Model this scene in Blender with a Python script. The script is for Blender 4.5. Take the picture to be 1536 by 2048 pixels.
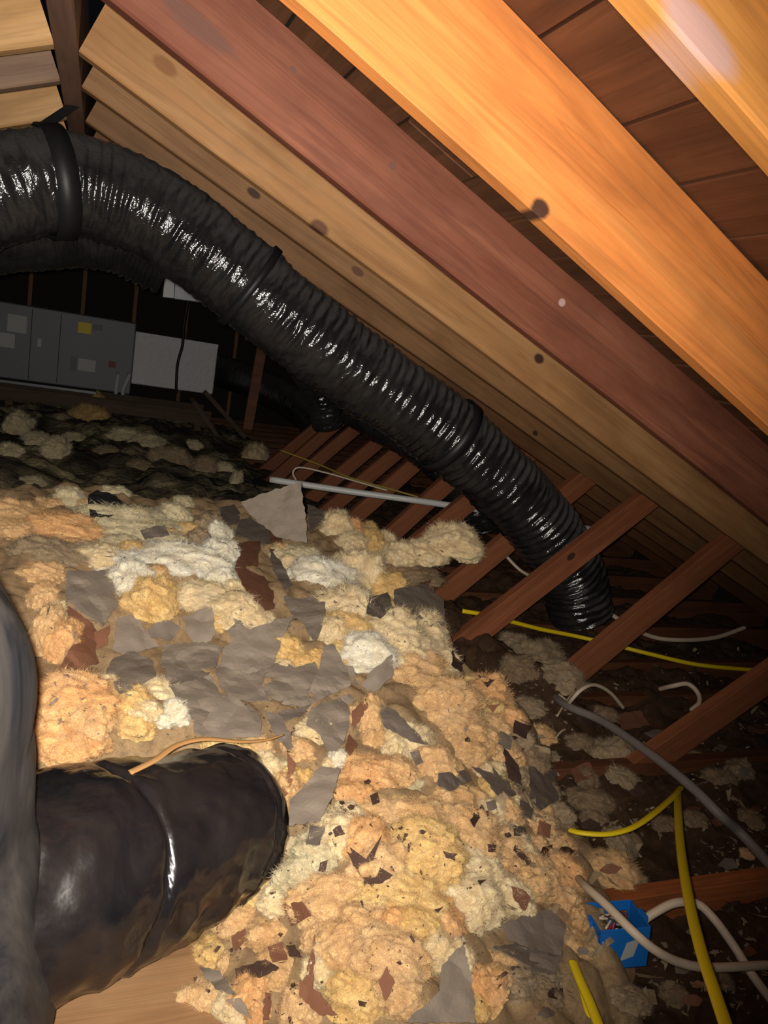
import bpy, bmesh, math, random
from mathutils import Vector, Matrix, noise
from mathutils.bvhtree import BVHTree

for o in list(bpy.data.objects): bpy.data.objects.remove(o)
S = bpy.context.scene
C = S.collection

# ------------------------------------------------------------------ camera
# axes: X across the attic to the right, Y along the ridge, Z up; ceiling board at Z = 0
F = 1480.0                                   # focal length in pixels of the 1536 x 2048 frame
M = Matrix(((0.92368255, 0.07664112, 0.37541534),
            (-0.34720487, -0.24695558, 0.90468874),
            (0.16204727, -0.96599124, -0.20149839)))
EYE = Vector((0, 0, 1.17))
cam_d = bpy.data.cameras.new('camera'); cam = bpy.data.objects.new('camera', cam_d); C.objects.link(cam)
cam_d.sensor_fit = 'VERTICAL'; cam_d.sensor_height = 24.0; cam_d.lens = F * 24.0 / 2048.0
cam_d.clip_start = 0.02; cam_d.clip_end = 60
R3 = Matrix(((M[0][0], -M[0][1], -M[0][2]), (M[1][0], -M[1][1], -M[1][2]), (M[2][0], -M[2][1], -M[2][2])))
cam.matrix_world = Matrix.Translation(EYE) @ R3.to_4x4()
S.camera = cam
RIGHT = Vector((M[0][0], M[1][0], M[2][0])); FWD = Vector((M[0][2], M[1][2], M[2][2]))

# ------------------------------------------------------------------ world and light
w = bpy.data.worlds.new('dark'); S.world = w; w.use_nodes = True
w.node_tree.nodes['Background'].inputs[0].default_value = (0.6, 0.65, 0.8, 1)
w.node_tree.nodes['Background'].inputs[1].default_value = 0.004
S.view_settings.view_transform = 'Standard'; S.view_settings.look = 'None'
S.view_settings.gamma = 1.0; S.view_settings.use_curve_mapping = False
S.view_settings.exposure = 0.0

def ray(px, py):
    v = M @ Vector((px - 768, py - 1024, F)); return v.normalized()
def PY(px, py, y):
    v = ray(px, py); return EYE + v * (y / v.y)
def PZ(px, py, z):
    v = ray(px, py); return EYE + v * ((z - EYE.z) / v.z)
def depth(p): return (p - EYE).dot(FWD)

# the phone lamp beside the lens
ld = bpy.data.lights.new('phone_lamp', 'SPOT'); lo = bpy.data.objects.new('phone_lamp', ld); C.objects.link(lo)
ld.energy = 188; ld.color = (1.0, 0.93, 0.84); ld.shadow_soft_size = 0.012
ld.spot_size = math.radians(124); ld.spot_blend = 1.0
lo.location = EYE - RIGHT * 0.018 + Vector((0, 0, 0.012))
lo.rotation_euler = ray(190, 920).to_track_quat('-Z', 'Y').to_euler()

# ------------------------------------------------------------------ helpers
def link(o, parent=None):
    C.objects.link(o)
    if parent is not None: o.parent = parent
    return o
def obj(name, bm, mat, parent=None, smooth=False):
    me = bpy.data.meshes.new(name); bm.to_mesh(me); bm.free()
    if smooth:
        for p in me.polygons: p.use_smooth = True
    if mat: me.materials.append(mat)
    return link(bpy.data.objects.new(name, me), parent)
def tag(o, label, cat, group=None):
    o['label'] = label; o['category'] = cat
    if group: o['group'] = group
    return o
def thing(name, label, cat, loc=(0, 0, 0), group=None):
    o = link(bpy.data.objects.new(name, None)); o.location = loc; o.empty_display_size = 0.05
    return tag(o, label, cat, group)
def struct(o, label=None):
    o['kind'] = 'structure'
    if label: o['label'] = label
    return o
def box(bm, x0, x1, y0, y1, z0, z1, bev=0.0):
    vs = [bm.verts.new((x, y, z)) for x in (x0, x1) for y in (y0, y1) for z in (z0, z1)]
    fs = [(0, 1, 3, 2), (4, 6, 7, 5), (0, 4, 5, 1), (2, 3, 7, 6), (0, 2, 6, 4), (1, 5, 7, 3)]
    es = set()
    for f in fs:
        fc = bm.faces.new([vs[i] for i in f]); es.update(fc.edges)
    if bev: bmesh.ops.bevel(bm, geom=list(es), offset=bev, segments=1, affect='EDGES')
    return vs
def catmull(pts, n):
    P = [Vector(p) for p in pts]; P = [P[0] * 2 - P[1]] + P + [P[-1] * 2 - P[-2]]
    seg = len(P) - 3; out = []
    for i in range(n + 1):
        t = i / n * seg; k = min(int(t), seg - 1); t -= k
        a, b, c, d = P[k:k + 4]
        out.append(0.5 * ((2 * b) + (c - a) * t + (2 * a - 5 * b + 4 * c - d) * t * t + (3 * b - a - 3 * c + d) * t ** 3))
    return out
def frames(pts, ref=Vector((0, 0, 1))):
    n = len(pts); T = [(pts[min(i + 1, n - 1)] - pts[max(i - 1, 0)]).normalized() for i in range(n)]
    u = ref - T[0] * ref.dot(T[0]); u.normalize(); out = []
    for t in T:
        u = u - t * u.dot(t); u.normalize(); out.append((t, u, t.cross(u)))
    return out
def tube(bm, pts, rad, sides=12, cap=True, flat=1.0, ref=Vector((0, 0, 1))):
    """rad: number or function(i/n, angle, arc length) -> radius"""
    fr = frames(pts, ref); rings = []; s = 0.0; n = len(pts)
    for i, (p, (t, u, v)) in enumerate(zip(pts, fr)):
        if i: s += (p - pts[i - 1]).length
        ring = []
        for k in range(sides):
            a = 2 * math.pi * k / sides
            r = rad(i / (n - 1), a, s) if callable(rad) else rad
            ring.append(bm.verts.new(p + u * (r * flat * math.cos(a)) + v * (r * math.sin(a))))
        rings.append(ring)
    for i in range(n - 1):
        for k in range(sides):
            bm.faces.new((rings[i][k], rings[i][(k + 1) % sides], rings[i + 1][(k + 1) % sides], rings[i + 1][k]))
    if cap:
        bm.faces.new(list(reversed(rings[0]))); bm.faces.new(rings[-1])

# ------------------------------------------------------------------ materials
class N:
    def __init__(self, name):
        self.m = bpy.data.materials.new(name); self.m.use_nodes = True
        self.t = self.m.node_tree; self.b = self.t.nodes['Principled BSDF']
        self.b.inputs['Specular IOR Level'].default_value = 0.25
    def n(self, typ, **kw):
        x = self.t.nodes.new(typ)
        for k, v in kw.items():
            if k in x.inputs: x.inputs[k].default_value = v
            else: setattr(x, k, v)
        return x
    def l(self, a, b): self.t.links.new(a, b)
    def coord(self, scale=(1, 1, 1), kind='Object', loc=(0, 0, 0)):
        tc = self.n('ShaderNodeTexCoord'); mp = self.n('ShaderNodeMapping')
        mp.inputs['Scale'].default_value = scale; mp.inputs['Location'].default_value = loc
        self.l(tc.outputs[kind], mp.inputs['Vector']); return mp.outputs['Vector']
    def noise(self, vec, scale, detail=4, rough=0.55, dist=0.0):
        x = self.n('ShaderNodeTexNoise'); x.inputs['Scale'].default_value = scale; x.inputs['Detail'].default_value = detail
        x.inputs['Roughness'].default_value = rough; x.inputs['Distortion'].default_value = dist
        self.l(vec, x.inputs['Vector']); return x.outputs['Fac']
    def ramp(self, fac, stops):
        r = self.n('ShaderNodeValToRGB'); e = r.color_ramp.elements
        e[0].position, e[0].color = stops[0][0], (*stops[0][1], 1); e[1].position, e[1].color = stops[-1][0], (*stops[-1][1], 1)
        for p, c in stops[1:-1]:
            q = e.new(p); q.color = (*c, 1)
        self.l(fac, r.inputs['Fac']); return r.outputs['Color']
    def mix(self, fac, a, b, mode='MIX'):
        x = self.n('ShaderNodeMix', data_type='RGBA', blend_type=mode)
        for s, v in ((x.inputs[0], fac), (x.inputs[6], a), (x.inputs[7], b)):
            if isinstance(v, (int, float)): s.default_value = v
            elif isinstance(v, tuple): s.default_value = (*v, 1)
            else: self.l(v, s)
        return x.outputs[2]
    def math(self, op, a, b=None):
        x = self.n('ShaderNodeMath', operation=op)
        for s, v in zip(x.inputs, (a, b)):
            if v is None: continue
            if isinstance(v, (int, float)): s.default_value = v
            else: self.l(v, s)
        return x.outputs[0]
    def bump(self, h, strength, dist=0.01):
        x = self.n('ShaderNodeBump'); x.inputs['Strength'].default_value = strength; x.inputs['Distance'].default_value = dist
        self.l(h, x.inputs['Height']); self.l(x.outputs['Normal'], self.b.inputs['Normal'])
    def out(self, col=None, rough=0.8, metal=0.0, spec=None):
        if col is not None:
            if isinstance(col, tuple): self.b.inputs['Base Color'].default_value = (*col, 1)
            else: self.l(col, self.b.inputs['Base Color'])
        self.b.inputs['Roughness'].default_value = rough; self.b.inputs['Metallic'].default_value = metal
        if spec is not None: self.b.inputs['Specular IOR Level'].default_value = spec
        return self.m

def wood(name, light, mid, dark, knots=(), seed=0.0, rough=0.62, axis=0):
    """grain runs along local axis; knots = (u, v, ru, rv) in metres on the board's wide face"""
    q = N(name)
    st = [9.0, 9.0, 9.0]; st[axis] = 0.9
    v = q.coord(tuple(st), loc=(seed, seed * 1.7, seed * .6))
    st2 = [70.0, 70.0, 70.0]; st2[axis] = 2.0
    v2 = q.coord(tuple(st2), loc=(seed, seed, seed))
    a = q.noise(v, 1.6, 5, .6, .8); b = q.noise(v2, 1.0, 3, .6, .4)
    col = q.ramp(a, ((.28, dark), (.5, mid), (.72, light)))
    col = q.mix(.55, col, q.ramp(b, ((.3, tuple(c * .55 for c in mid)), (.62, light))), 'MULTIPLY')
    col = q.mix(.30, col, q.ramp(a, ((.3, mid), (.7, light))))
    st3 = [26.0, 26.0, 26.0]; st3[axis] = 1.1
    e = q.noise(q.coord(tuple(st3), loc=(seed * 2, seed, 0)), 1.3, 2, .5, 1.5)
    col = q.mix(q.math('MULTIPLY', q.ramp(e, ((.52, (0, 0, 0)), (.6, (1, 1, 1)), (.68, (0, 0, 0)))), .38), col, tuple(c * .75 for c in dark))
    blot = q.noise(q.coord((1, 1, 1), loc=(seed * 3, 0, 0)), 5.5, 3, .5)
    col = q.mix(q.math('MULTIPLY', q.ramp(blot, ((.5, (0, 0, 0)), (.75, (1, 1, 1)))), .5), col, tuple(c * .7 for c in dark))
    if knots:
        tc = q.n('ShaderNodeTexCoord'); sp = q.n('ShaderNodeSeparateXYZ'); q.l(tc.outputs['Object'], sp.inputs[0])
        nz = q.math('MULTIPLY', q.math('SUBTRACT', b, .5), .5)
        for (ku, kv, ru, rv, *kc) in knots:
            kc = kc[0] if kc else (.04, .018, .014, .95)
            dx = q.math('DIVIDE', q.math('SUBTRACT', sp.outputs[0], ku), ru)
            dz = q.math('DIVIDE', q.math('SUBTRACT', sp.outputs[2], kv), rv)
            d = q.math('SQRT', q.math('ADD', q.math('MULTIPLY', dx, dx), q.math('MULTIPLY', dz, dz)))
            d = q.math('ADD', d, nz)
            halo = q.ramp(d, ((.0, (1, 1, 1)), (.9, (.8, .8, .8)), (1.35, (.12, .12, .12)), (2.6, (0, 0, 0)))) if False else None
            fac = q.n('ShaderNodeMapRange'); fac.inputs['From Min'].default_value = 1.15; fac.inputs['From Max'].default_value = .75
            q.l(d, fac.inputs['Value'])
            fac2 = q.n('ShaderNodeMapRange'); fac2.inputs['From Min'].default_value = 2.6; fac2.inputs['From Max'].default_value = 1.0
            fac2.inputs['To Max'].default_value = .45; q.l(d, fac2.inputs['Value'])
            col = q.mix(fac2.outputs[0], col, tuple(c * .8 for c in mid))
            col = q.mix(q.math('MULTIPLY', fac.outputs[0], kc[3]), col, tuple(kc[:3]))
    q.bump(b, .25, .004)
    return q.out(col, rough, spec=.3)

def fluff(name, c_hi, c_lo, seed=0.0, dirt=.25, k=1.0):
    q = N(name); v = q.coord((k, k, k), loc=(seed, seed, seed)); wv = q.coord(kind='Generated')
    geo = q.n('ShaderNodeNewGeometry'); P = geo.outputs['Position']
    a = q.noise(P, 16, 5, .65, 1.2); b = q.noise(P, 110, 5, .75, 2.5); c = q.noise(P, 34, 3, .5)
    col = q.mix(q.ramp(a, ((.32, (0, 0, 0)), (.68, (1, 1, 1)))), c_lo, c_hi)
    col = q.mix(q.math('MULTIPLY', q.ramp(b, ((.38, (1, 1, 1)), (.56, (0, 0, 0)))), .45), col, tuple(x * .62 for x in c_lo))
    col = q.mix(q.math('MULTIPLY', q.ramp(c, ((.60, (0, 0, 0)), (.72, (1, 1, 1)))), dirt), col, (.16, .12, .085))
    h = q.math('ADD', b, q.math('MULTIPLY', a, .5)); q.bump(h, .6, .006)
    q.b.inputs['Sheen Weight'].default_value = .12; q.b.inputs['Sheen Tint'].default_value = (*c_hi, 1); q.b.inputs['Sheen Roughness'].default_value = .6
    q.b.inputs['Subsurface Weight'].default_value = .5; q.b.inputs['Subsurface Scale'].default_value = .012; q.b.inputs['Subsurface Radius'].default_value = (1.0, .72, .42)
    return q.out(col, 1.0, spec=.05)

def paper(name, c1, c2):
    q = N(name); geo = q.n('ShaderNodeNewGeometry'); P = geo.outputs['Position']
    a = q.noise(P, 9, 4, .6, .5); b = q.noise(P, 60, 4, .65)
    col = q.mix(a, c1, c2); col = q.mix(q.math('MULTIPLY', b, .3), col, tuple(x * .5 for x in c1))
    q.bump(q.math('ADD', a, q.math('MULTIPLY', b, .3)), .35, .01)
    return q.out(col, .8, spec=.15)

def plastic(name, c, rough=.2, dust=(.14, .13, .12), dust_amt=.3, bs=60, bstr=.4, spec=.5, streak=1.0, top=0.0, rd=.55):
    q = N(name); geo = q.n('ShaderNodeNewGeometry'); P = geo.outputs['Position']
    mp = q.n('ShaderNodeMapping'); mp.inputs['Scale'].default_value = (1, 1, streak); q.l(P, mp.inputs['Vector'])
    a = q.noise(mp.outputs[0], 7, 5, .65, .8); b = q.noise(P, bs, 3, .5)
    m = q.math('MULTIPLY', q.ramp(a, ((.36, (0, 0, 0)), (.68, (1, 1, 1)))), dust_amt)
    if top:
        sx = q.n('ShaderNodeSeparateXYZ'); q.l(geo.outputs['Normal'], sx.inputs[0])
        m = q.math('ADD', m, q.math('MULTIPLY', q.math('MAXIMUM', q.math('SUBTRACT', sx.outputs[2], .25), 0.0), top))
    q.l(q.mix(m, c, dust), q.b.inputs['Base Color'])
    rr = q.math('ADD', q.math('MULTIPLY', m, rd), rough); q.l(rr, q.b.inputs['Roughness'])
    q.bump(b, bstr, .006)
    q.b.inputs['Specular IOR Level'].default_value = spec
    return q.m
def plain(name, c, rough=.6, metal=0.0, spec=.3, var=.15, sc=25, bump=.1):
    q = N(name); geo = q.n('ShaderNodeNewGeometry')
    a = q.noise(geo.outputs['Position'], sc, 4, .6)
    col = q.mix(q.math('MULTIPLY', a, var * 2), c, tuple(x * .45 for x in c)); q.bump(a, bump, .004)
    return q.out(col, rough, metal, spec)

# ------------------------------------------------------------------ roof
ANG = math.radians(23.27); TN = math.tan(ANG)
def zr(x): return EYE.z + 0.5 - TN * x                   # underside of the right rafters
RX = -0.085; LX = -0.135
DEP = 0.187
YS = [-0.2, 0.2, 0.63, 1.08, 1.56, 1.97, 2.25, 2.64] + [3.04 + .405 * i for i in range(8)]
YJ = YS + [6.28 + .405 * i for i in range(8)]; YEND = 5.95
EAVE = 3.75
L_R = (EAVE - RX) / math.cos(ANG)
def on_rafter(px, py, y):
    p = PY(px, py, y - 0.04); dx = p.x - RX; dz = p.z - zr(RX)
    return (dx * math.cos(ANG) - dz * math.sin(ANG), dx * math.sin(ANG) + dz * math.cos(ANG))
PALE = (.62, .40, .38, .8); SMEAR = (.13, .065, .05, .7); DULL = (.16, .06, .04, .7)
knots = {2: [(1400, 70, .055, .016, PALE)], 3: [(1078, 418, .017, .013), (1130, 30, .008, .005, DULL)],
         4: [(392, 50, .075, .020, SMEAR), (585, 140, .008, .006, SMEAR), (785, 332, .009, .008, SMEAR), (1125, 605, .010, .009, PALE)],
         5: [(330, 132, .030, .016, (.22, .09, .035, .8)), (640, 454, .026, .015, (.10, .04, .025, .85)), (1079, 718, .018, .014)],
         6: [(508, 386, .021, .012), (716, 543, .022, .012, (.10, .04, .025, .9))], 7: [(1070, 866, .014, .010)]}
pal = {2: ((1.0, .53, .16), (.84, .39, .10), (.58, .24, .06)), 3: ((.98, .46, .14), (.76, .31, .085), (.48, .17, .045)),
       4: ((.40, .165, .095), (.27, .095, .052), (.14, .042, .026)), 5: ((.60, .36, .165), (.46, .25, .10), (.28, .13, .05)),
       6: ((.42, .245, .11), (.31, .165, .068), (.18, .085, .035)), 7: ((.38, .21, .095), (.27, .14, .056), (.16, .075, .03))}  # tan rafters darkened: lamp falloff towards the eave is put into the colour
WCOM = wood('dimmed_pine', (.30, .15, .065), (.22, .10, .04), (.13, .05, .02), seed=4.2)  # far rafters: the fading light is put into a darker wood colour
WDARK = wood('dark_pine', (.30, .13, .06), (.20, .08, .035), (.10, .04, .02), seed=9.1)
rafter_label = {1: 'orange pine rafter overhead, out past the whitish-knotted rafter towards the attic hatch',
                2: 'bright orange pine rafter with a long whitish oval knot',
                3: 'broad orange pine rafter with one round black knot beside a pale lower edge',
                4: 'reddish brown rafter with a big grey smear and small nail-like knots',
                5: 'tan rafter with dark oval knots, just behind the reddish brown rafter',
                6: 'narrow tan rafter with two round dark knots above the long black duct',
                7: 'tan rafter touching the top of the long black duct, one ring knot'}
def rafter_mesh(name, L, seed, DEP=DEP):
    bm = bmesh.new(); rnd = random.Random(seed); n = 12; rings = []
    for i in range(n + 1):
        u = L * i / n; wob = .004 * math.sin(i * .9 + seed); wz = .003 * math.sin(i * 1.3 + seed * 2)
        rings.append([bm.verts.new((u, y + wob, z + wz)) for y, z in
                      ((-.040, .004), (-.036, 0), (-.004, 0), (0, .004), (0, DEP), (-.040, DEP))])
    for i in range(n):
        for k in range(6):
            bm.faces.new((rings[i][k], rings[i][(k + 1) % 6], rings[i + 1][(k + 1) % 6], rings[i + 1][k]))
    bm.faces.new(rings[0][::-1]); bm.faces.new(rings[-1]); bmesh.ops.recalc_face_normals(bm, faces=bm.faces[:])
    return bm
shared = None
for i, y in enumerate(YS):
    m = WCOM
    if i in pal:
        kk = [(*on_rafter(k_[0], k_[1], y), *k_[2:]) for k_ in knots.get(i, [])]
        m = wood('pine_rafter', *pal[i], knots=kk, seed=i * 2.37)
    if i in pal or shared is None:
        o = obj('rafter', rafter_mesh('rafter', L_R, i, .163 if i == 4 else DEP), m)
        if i not in pal: shared = o.data
    else:
        o = link(bpy.data.objects.new('rafter', shared))
    o.location = (RX, y, zr(RX)); o.rotation_euler = (0, ANG, 0)
    if i in rafter_label: tag(o, rafter_label[i], 'rafter')
    elif i == 0: tag(o, 'pine rafter overhead behind the whitish-knotted orange rafter, unseen end of the roof', 'rafter')
    else: tag(o, 'dim brown rafter far along the roof, beyond the long black duct', 'rafter', 'far rafters on the sunken side')
# the far slope of the roof
lshared = None
WL = [wood('left_pine', (.74, .50, .26), (.60, .37, .16), (.40, .22, .09), seed=3.3), wood('grey_pine', (.42, .29, .20), (.32, .21, .14), (.2, .12, .08), seed=5.5)]
L_L = 3.6 / math.cos(ANG)
llab = {5: 'light tan rafter butting the ridge board, topmost on the opposite slope', 6: 'greyish rafter on the opposite slope between two tan ones',
        7: 'short-looking tan rafter beside the duct strap on the opposite slope'}
for i, y in enumerate(YS):
    if y < 1.2: continue
    if lshared is None: o = obj('rafter', rafter_mesh('rafter', L_L, 3), None); lshared = o.data; lshared.materials.append(WL[0])
    else: o = link(bpy.data.objects.new('rafter', lshared))
    o.material_slots[0].link = 'OBJECT'; o.material_slots[0].material = WL[1] if i in (6, 9, 12) else WL[0]
    o.location = (LX, y - .04, zr(RX)); o.rotation_euler = (0, ANG, math.pi)
    if i in llab: tag(o, llab[i], 'rafter')
    else: tag(o, 'rafter on the opposite roof slope hidden in the dark', 'rafter', 'rafters of the opposite slope')

# ridge board
bm = bmesh.new(); box(bm, LX + .001, RX - .001, -0.5, YEND, zr(RX) - .012, zr(RX) + .205, .003)
tag(obj('ridge_board', bm, wood('ridge_wood', (.36, .22, .15), (.27, .155, .105), (.17, .09, .06), seed=1.2, axis=1)),
    'brown ridge board running along the peak between both rafter rows', 'ridge board')

# roof boards: each one a plank running along the ridge
WPL = [wood('roof_board', (.27, .12, .058), (.18, .075, .036), (.10, .04, .02), seed=s, axis=1) for s in (2.0, 7.0, 11.0)]
FELT = plain('roof_felt', (.02, .017, .015), .9)
def roof_side(name, sign, x0, L, label):
    bm = bmesh.new(); box(bm, 0, L, -0.5, YEND, DEP + .024, DEP + .03)
    o = struct(obj(name, bm, FELT), label)
    o.location = (x0, 0, zr(RX)); o.rotation_euler = (0, ANG, 0)
    if sign < 0: o.rotation_euler = (0, ANG, math.pi); o.location = (x0, YEND - .5, zr(RX))
    u = 0.0; rnd = random.Random(5 + sign); k = 0
    meshes = {}
    while u < L - .01:
        wd = rnd.choice((.14, .185, .14)); wd = min(wd, L - u)
        # boards are butt-jointed end to end at changing places
        cuts = [-.5, rnd.uniform(1.0, 2.6), rnd.uniform(3.6, 4.8), YEND]
        for a, b in zip(cuts, cuts[1:]):
            bm = bmesh.new(); box(bm, u + .003, u + wd - .003, a + .002, b - .002, DEP + .001 + rnd.uniform(0, .004), DEP + .022, .002)
            obj('plank', bm, WPL[k % 3], o); k += 1
        u += wd
roof_side('ceiling_right', 1, RX, L_R, 'board roof deck above the right rafters')
roof_side('ceiling_left', -1, LX, L_L, 'board roof deck above the opposite rafters')

# ------------------------------------------------------------------ floor, joists, gable
DRY = plain('dusty_plasterboard', (.11, .085, .065), .95, sc=8, var=.3)
bm = bmesh.new(); box(bm, -4.2, 4.2, -0.5, 9.5, -.014, 0)
struct(obj('floor', bm, DRY), 'dusty back of the ceiling board between the joists')
JM = wood('joist_wood', (.24, .10, .045), (.17, .065, .028), (.09, .034, .016), seed=6.1)
JM2 = wood('joist_wood_fresh', (.60, .22, .075), (.44, .145, .045), (.22, .075, .028), seed=6.9)
bm = bmesh.new(); box(bm, -3.9, 3.75, -.04, 0, 0.001, .14, .002)
jmesh = bpy.data.meshes.new('ceiling_joist'); bm.to_mesh(jmesh); bm.free(); jmesh.materials.append(JM)
for i, y in enumerate(YJ):
    if y < .5: continue
    o = link(bpy.data.objects.new('ceiling_joist', jmesh)); o.location = (0, y, 0)
    if i == 3: o.material_slots[0].link = 'OBJECT'; o.material_slots[0].material = JM2
    if i == 3: tag(o, 'orange brown ceiling joist passing beside the blue outlet box', 'joist')
    elif i == 2: tag(o, 'ceiling joist under the yellow cable stub and blue outlet box side of heap', 'joist')
    else: tag(o, 'ceiling joist across the attic floor, mostly buried in insulation and debris', 'joist', 'buried ceiling joists')
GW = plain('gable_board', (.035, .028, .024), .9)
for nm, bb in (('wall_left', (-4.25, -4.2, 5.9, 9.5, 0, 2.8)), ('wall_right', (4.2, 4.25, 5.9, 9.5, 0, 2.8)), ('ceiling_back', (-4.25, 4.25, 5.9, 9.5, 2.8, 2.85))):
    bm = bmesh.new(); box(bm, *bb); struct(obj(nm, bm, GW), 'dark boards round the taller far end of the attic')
bm = bmesh.new(); zt_ = zr(RX) + .225
for sgn, xe in ((1, 4.2), (-1, -4.2)):
    xr_ = RX if sgn > 0 else LX; ze = zt_ - TN * abs(xe - xr_)
    q_ = [bm.verts.new((x, y, z)) for y in (5.98, 6.0) for x, z in ((-.11, zt_), (xe, ze), (xe, 2.8), (-.11, 2.8))]
    for f in ((0, 1, 2, 3), (7, 6, 5, 4), (0, 4, 5, 1), (1, 5, 6, 2), (2, 6, 7, 3), (3, 7, 4, 0)): bm.faces.new([q_[i] for i in f])
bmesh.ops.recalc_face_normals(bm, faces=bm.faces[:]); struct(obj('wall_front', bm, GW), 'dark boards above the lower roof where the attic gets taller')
bm = bmesh.new(); box(bm, -4.2, 4.2, 9.45, 9.5, 0, 2.8)
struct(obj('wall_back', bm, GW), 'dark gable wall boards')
ST = wood('stud_wood', (.40, .24, .12), (.30, .16, .07), (.18, .09, .04), seed=8.8, axis=2)
bm = bmesh.new(); box(bm, -.02, .02, -.09, 0, .001, 1.0)
smesh = bpy.data.meshes.new('wall_stud'); bm.to_mesh(smesh); bm.free(); smesh.materials.append(ST)
for px in (-45, 60, 167, 271, 376, 481):
    p = PY(px, 600, 9.4); o = link(bpy.data.objects.new('wall_stud', smesh)); o.location = (p.x, 9.448, 0); o.scale = (1, 1, 2.75)
    tag(o, 'upright gable wall stud in the dark behind the furnace', 'stud', 'gable wall studs')

# ------------------------------------------------------------------ diagonal struts from the joists to the rafters
SM = wood('strut_wood', (.44, .175, .08), (.32, .115, .05), (.18, .06, .026), knots=[(.62, .02, .02, .014)], seed=2.9)
SM2 = wood('strut_wood_plain', (.40, .16, .072), (.29, .105, .045), (.16, .056, .025), seed=12.9)
struts = [(1.56, 1.62, 2.36), (1.97, 1.52, 2.165), (2.25, 1.24, 1.995), (2.64, 1.29, 1.99), (3.04, 1.22, 1.93)] + \
         [(3.04 + .405 * i, 1.32 + .03 * math.sin(i * 2.1), 1.96 + .03 * math.cos(i * 1.7)) for i in range(1, 8)]
slab = {0: 'thick orange strut crossing behind the grey cable', 1: 'long diagonal strut with the yellow cable passing behind its foot',
        2: 'diagonal strut with a dark knot crossing over the low end of the long duct',
        3: 'diagonal strut whose top disappears behind the long black duct', 4: 'diagonal strut crossing the white pipe'}
for i, (y, xb, xt) in enumerate(struts):
    a = Vector((xb, 0, .141)); b = Vector((xt, 0, zr(xt) - .002)); d = b - a; L = d.length; an = math.atan2(d.z, d.x)
    # square foot, plumb-cut head that meets the rafter underside
    bm = bmesh.new(); h = .046; n = Vector((-math.sin(an), 0, math.cos(an)))
    pts = []
    for s in (-1, 1):
        e = n * (h * s)
        t0 = (a.z - (a + e).z) / math.sin(an); p0 = a + e + d.normalized() * t0
        q0 = a + e; dn = d.normalized()
        t1 = (zr(q0.x) - .002 - q0.z) / (dn.z + TN * dn.x); p1 = q0 + dn * t1
        pts.append((p0 - a, p1 - a))
    rot = Matrix.Rotation(an, 3, 'Y')
    loc = [rot @ p for pr in pts for p in pr]
    vs = []
    for yy in (-.04, -.001):
        vs.append([bm.verts.new((p.x, yy, p.z)) for p in (loc[0], loc[1], loc[3], loc[2])])
    bm.faces.new(vs[0]); bm.faces.new(vs[1][::-1])
    for k in range(4): bm.faces.new((vs[0][k], vs[1][k], vs[1][(k + 1) % 4], vs[0][(k + 1) % 4]))
    bmesh.ops.recalc_face_normals(bm, faces=bm.faces[:])
    bmesh.ops.bevel(bm, geom=bm.edges[:], offset=.0015, segments=1, affect='EDGES')
    o = obj('strut', bm, SM if i == 2 else SM2); o.location = (a.x, y, a.z); o.rotation_euler = (0, -an, 0)
    if i in slab: tag(o, slab[i], 'strut')
    else: tag(o, 'dim diagonal strut in the far row past the white pipe', 'strut', 'far row of struts')

# ------------------------------------------------------------------ insulation heap
cp = []
def c(px, py, zrel): p = PZ(px, py, EYE.z + zrel); cp.append((p.x, p.y, p.z))
for t in ((0, 1010, -.6), (100, 1005, -.6), (200, 1000, -.6), (300, 1005, -.62), (400, 1010, -.65), (520, 1040, -.66), (620, 1050, -.66), (700, 1055, -.68), (780, 1110, -.72),
          (60, 1150, -.62), (150, 1200, -.66), (350, 1120, -.62), (250, 1160, -.64), (450, 1150, -.64), (500, 1250, -.7), (620, 1150, -.67), (700, 1250, -.7), (800, 1230, -.72), (860, 1300, -.78),
          (150, 1350, -.72), (300, 1330, -.74), (300, 1400, -.77), (430, 1400, -.76), (550, 1400, -.76), (680, 1380, -.75), (800, 1400, -.78), (950, 1420, -.84), (1000, 1400, -.9),
          (600, 1600, -.82), (700, 1520, -.8), (800, 1600, -.82), (900, 1560, -.84), (1000, 1600, -.9), (1080, 1620, -.97), (700, 1700, -.82), (850, 1720, -.82),
          (620, 1780, -.88), (800, 1820, -.83), (950, 1780, -.85), (1080, 1760, -.92), (1150, 1720, -1.0), (1100, 1860, -.95), (500, 1850, -.95), (420, 1930, -.98), (450, 2040, -.97),
          (600, 2020, -.93), (750, 1960, -.88), (850, 2030, -.9), (950, 1900, -.9), (1000, 2030, -.96), (1100, 2000, -1.02)): c(*t)
G = EYE.z
cp += [(x, y, z + G) for x, y, z in ((-.9, 2.4, -.62), (-.9, 1.6, -.68), (-.9, .9, -.9), (-.4, .7, -1.0), (.1, .55, -1.02), (.5, .5, -.98), (.9, .5, -1.05), (.1, .9, -1.16), (-.2, 1.1, -1.1), (.2, 1.08, -1.14), (0, .8, -1.16), (.2, .8, -1.16), (-.05, 1.0, -1.16), (.1, 1.02, -1.16), (.24, .92, -1.15), (.22, .7, -1.13), (-.3, .85, -1.1),
       (-.8, 3.0, -.92), (-.3, 2.95, -.92), (.1, 3.0, -.95), (.5, 3.2, -.97), (.9, 3.1, -1.0), (1.1, 3.0, -1.12), (1.35, 2.75, -1.12), (1.5, 2.5, -1.15), (1.42, 2.2, -1.15), (1.3, 1.95, -1.13), (1.5, 1.8, -1.14), (1.4, 1.55, -1.12), (1.3, 1.3, -1.12),
       (1.25, 1.05, -1.14), (1.15, .85, -1.15), (1.05, .65, -1.16), (1.7, 1.4, -1.2), (1.7, 2, -1.2), (1.6, 1.0, -1.2), (1.7, 2.6, -1.2))]
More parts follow.
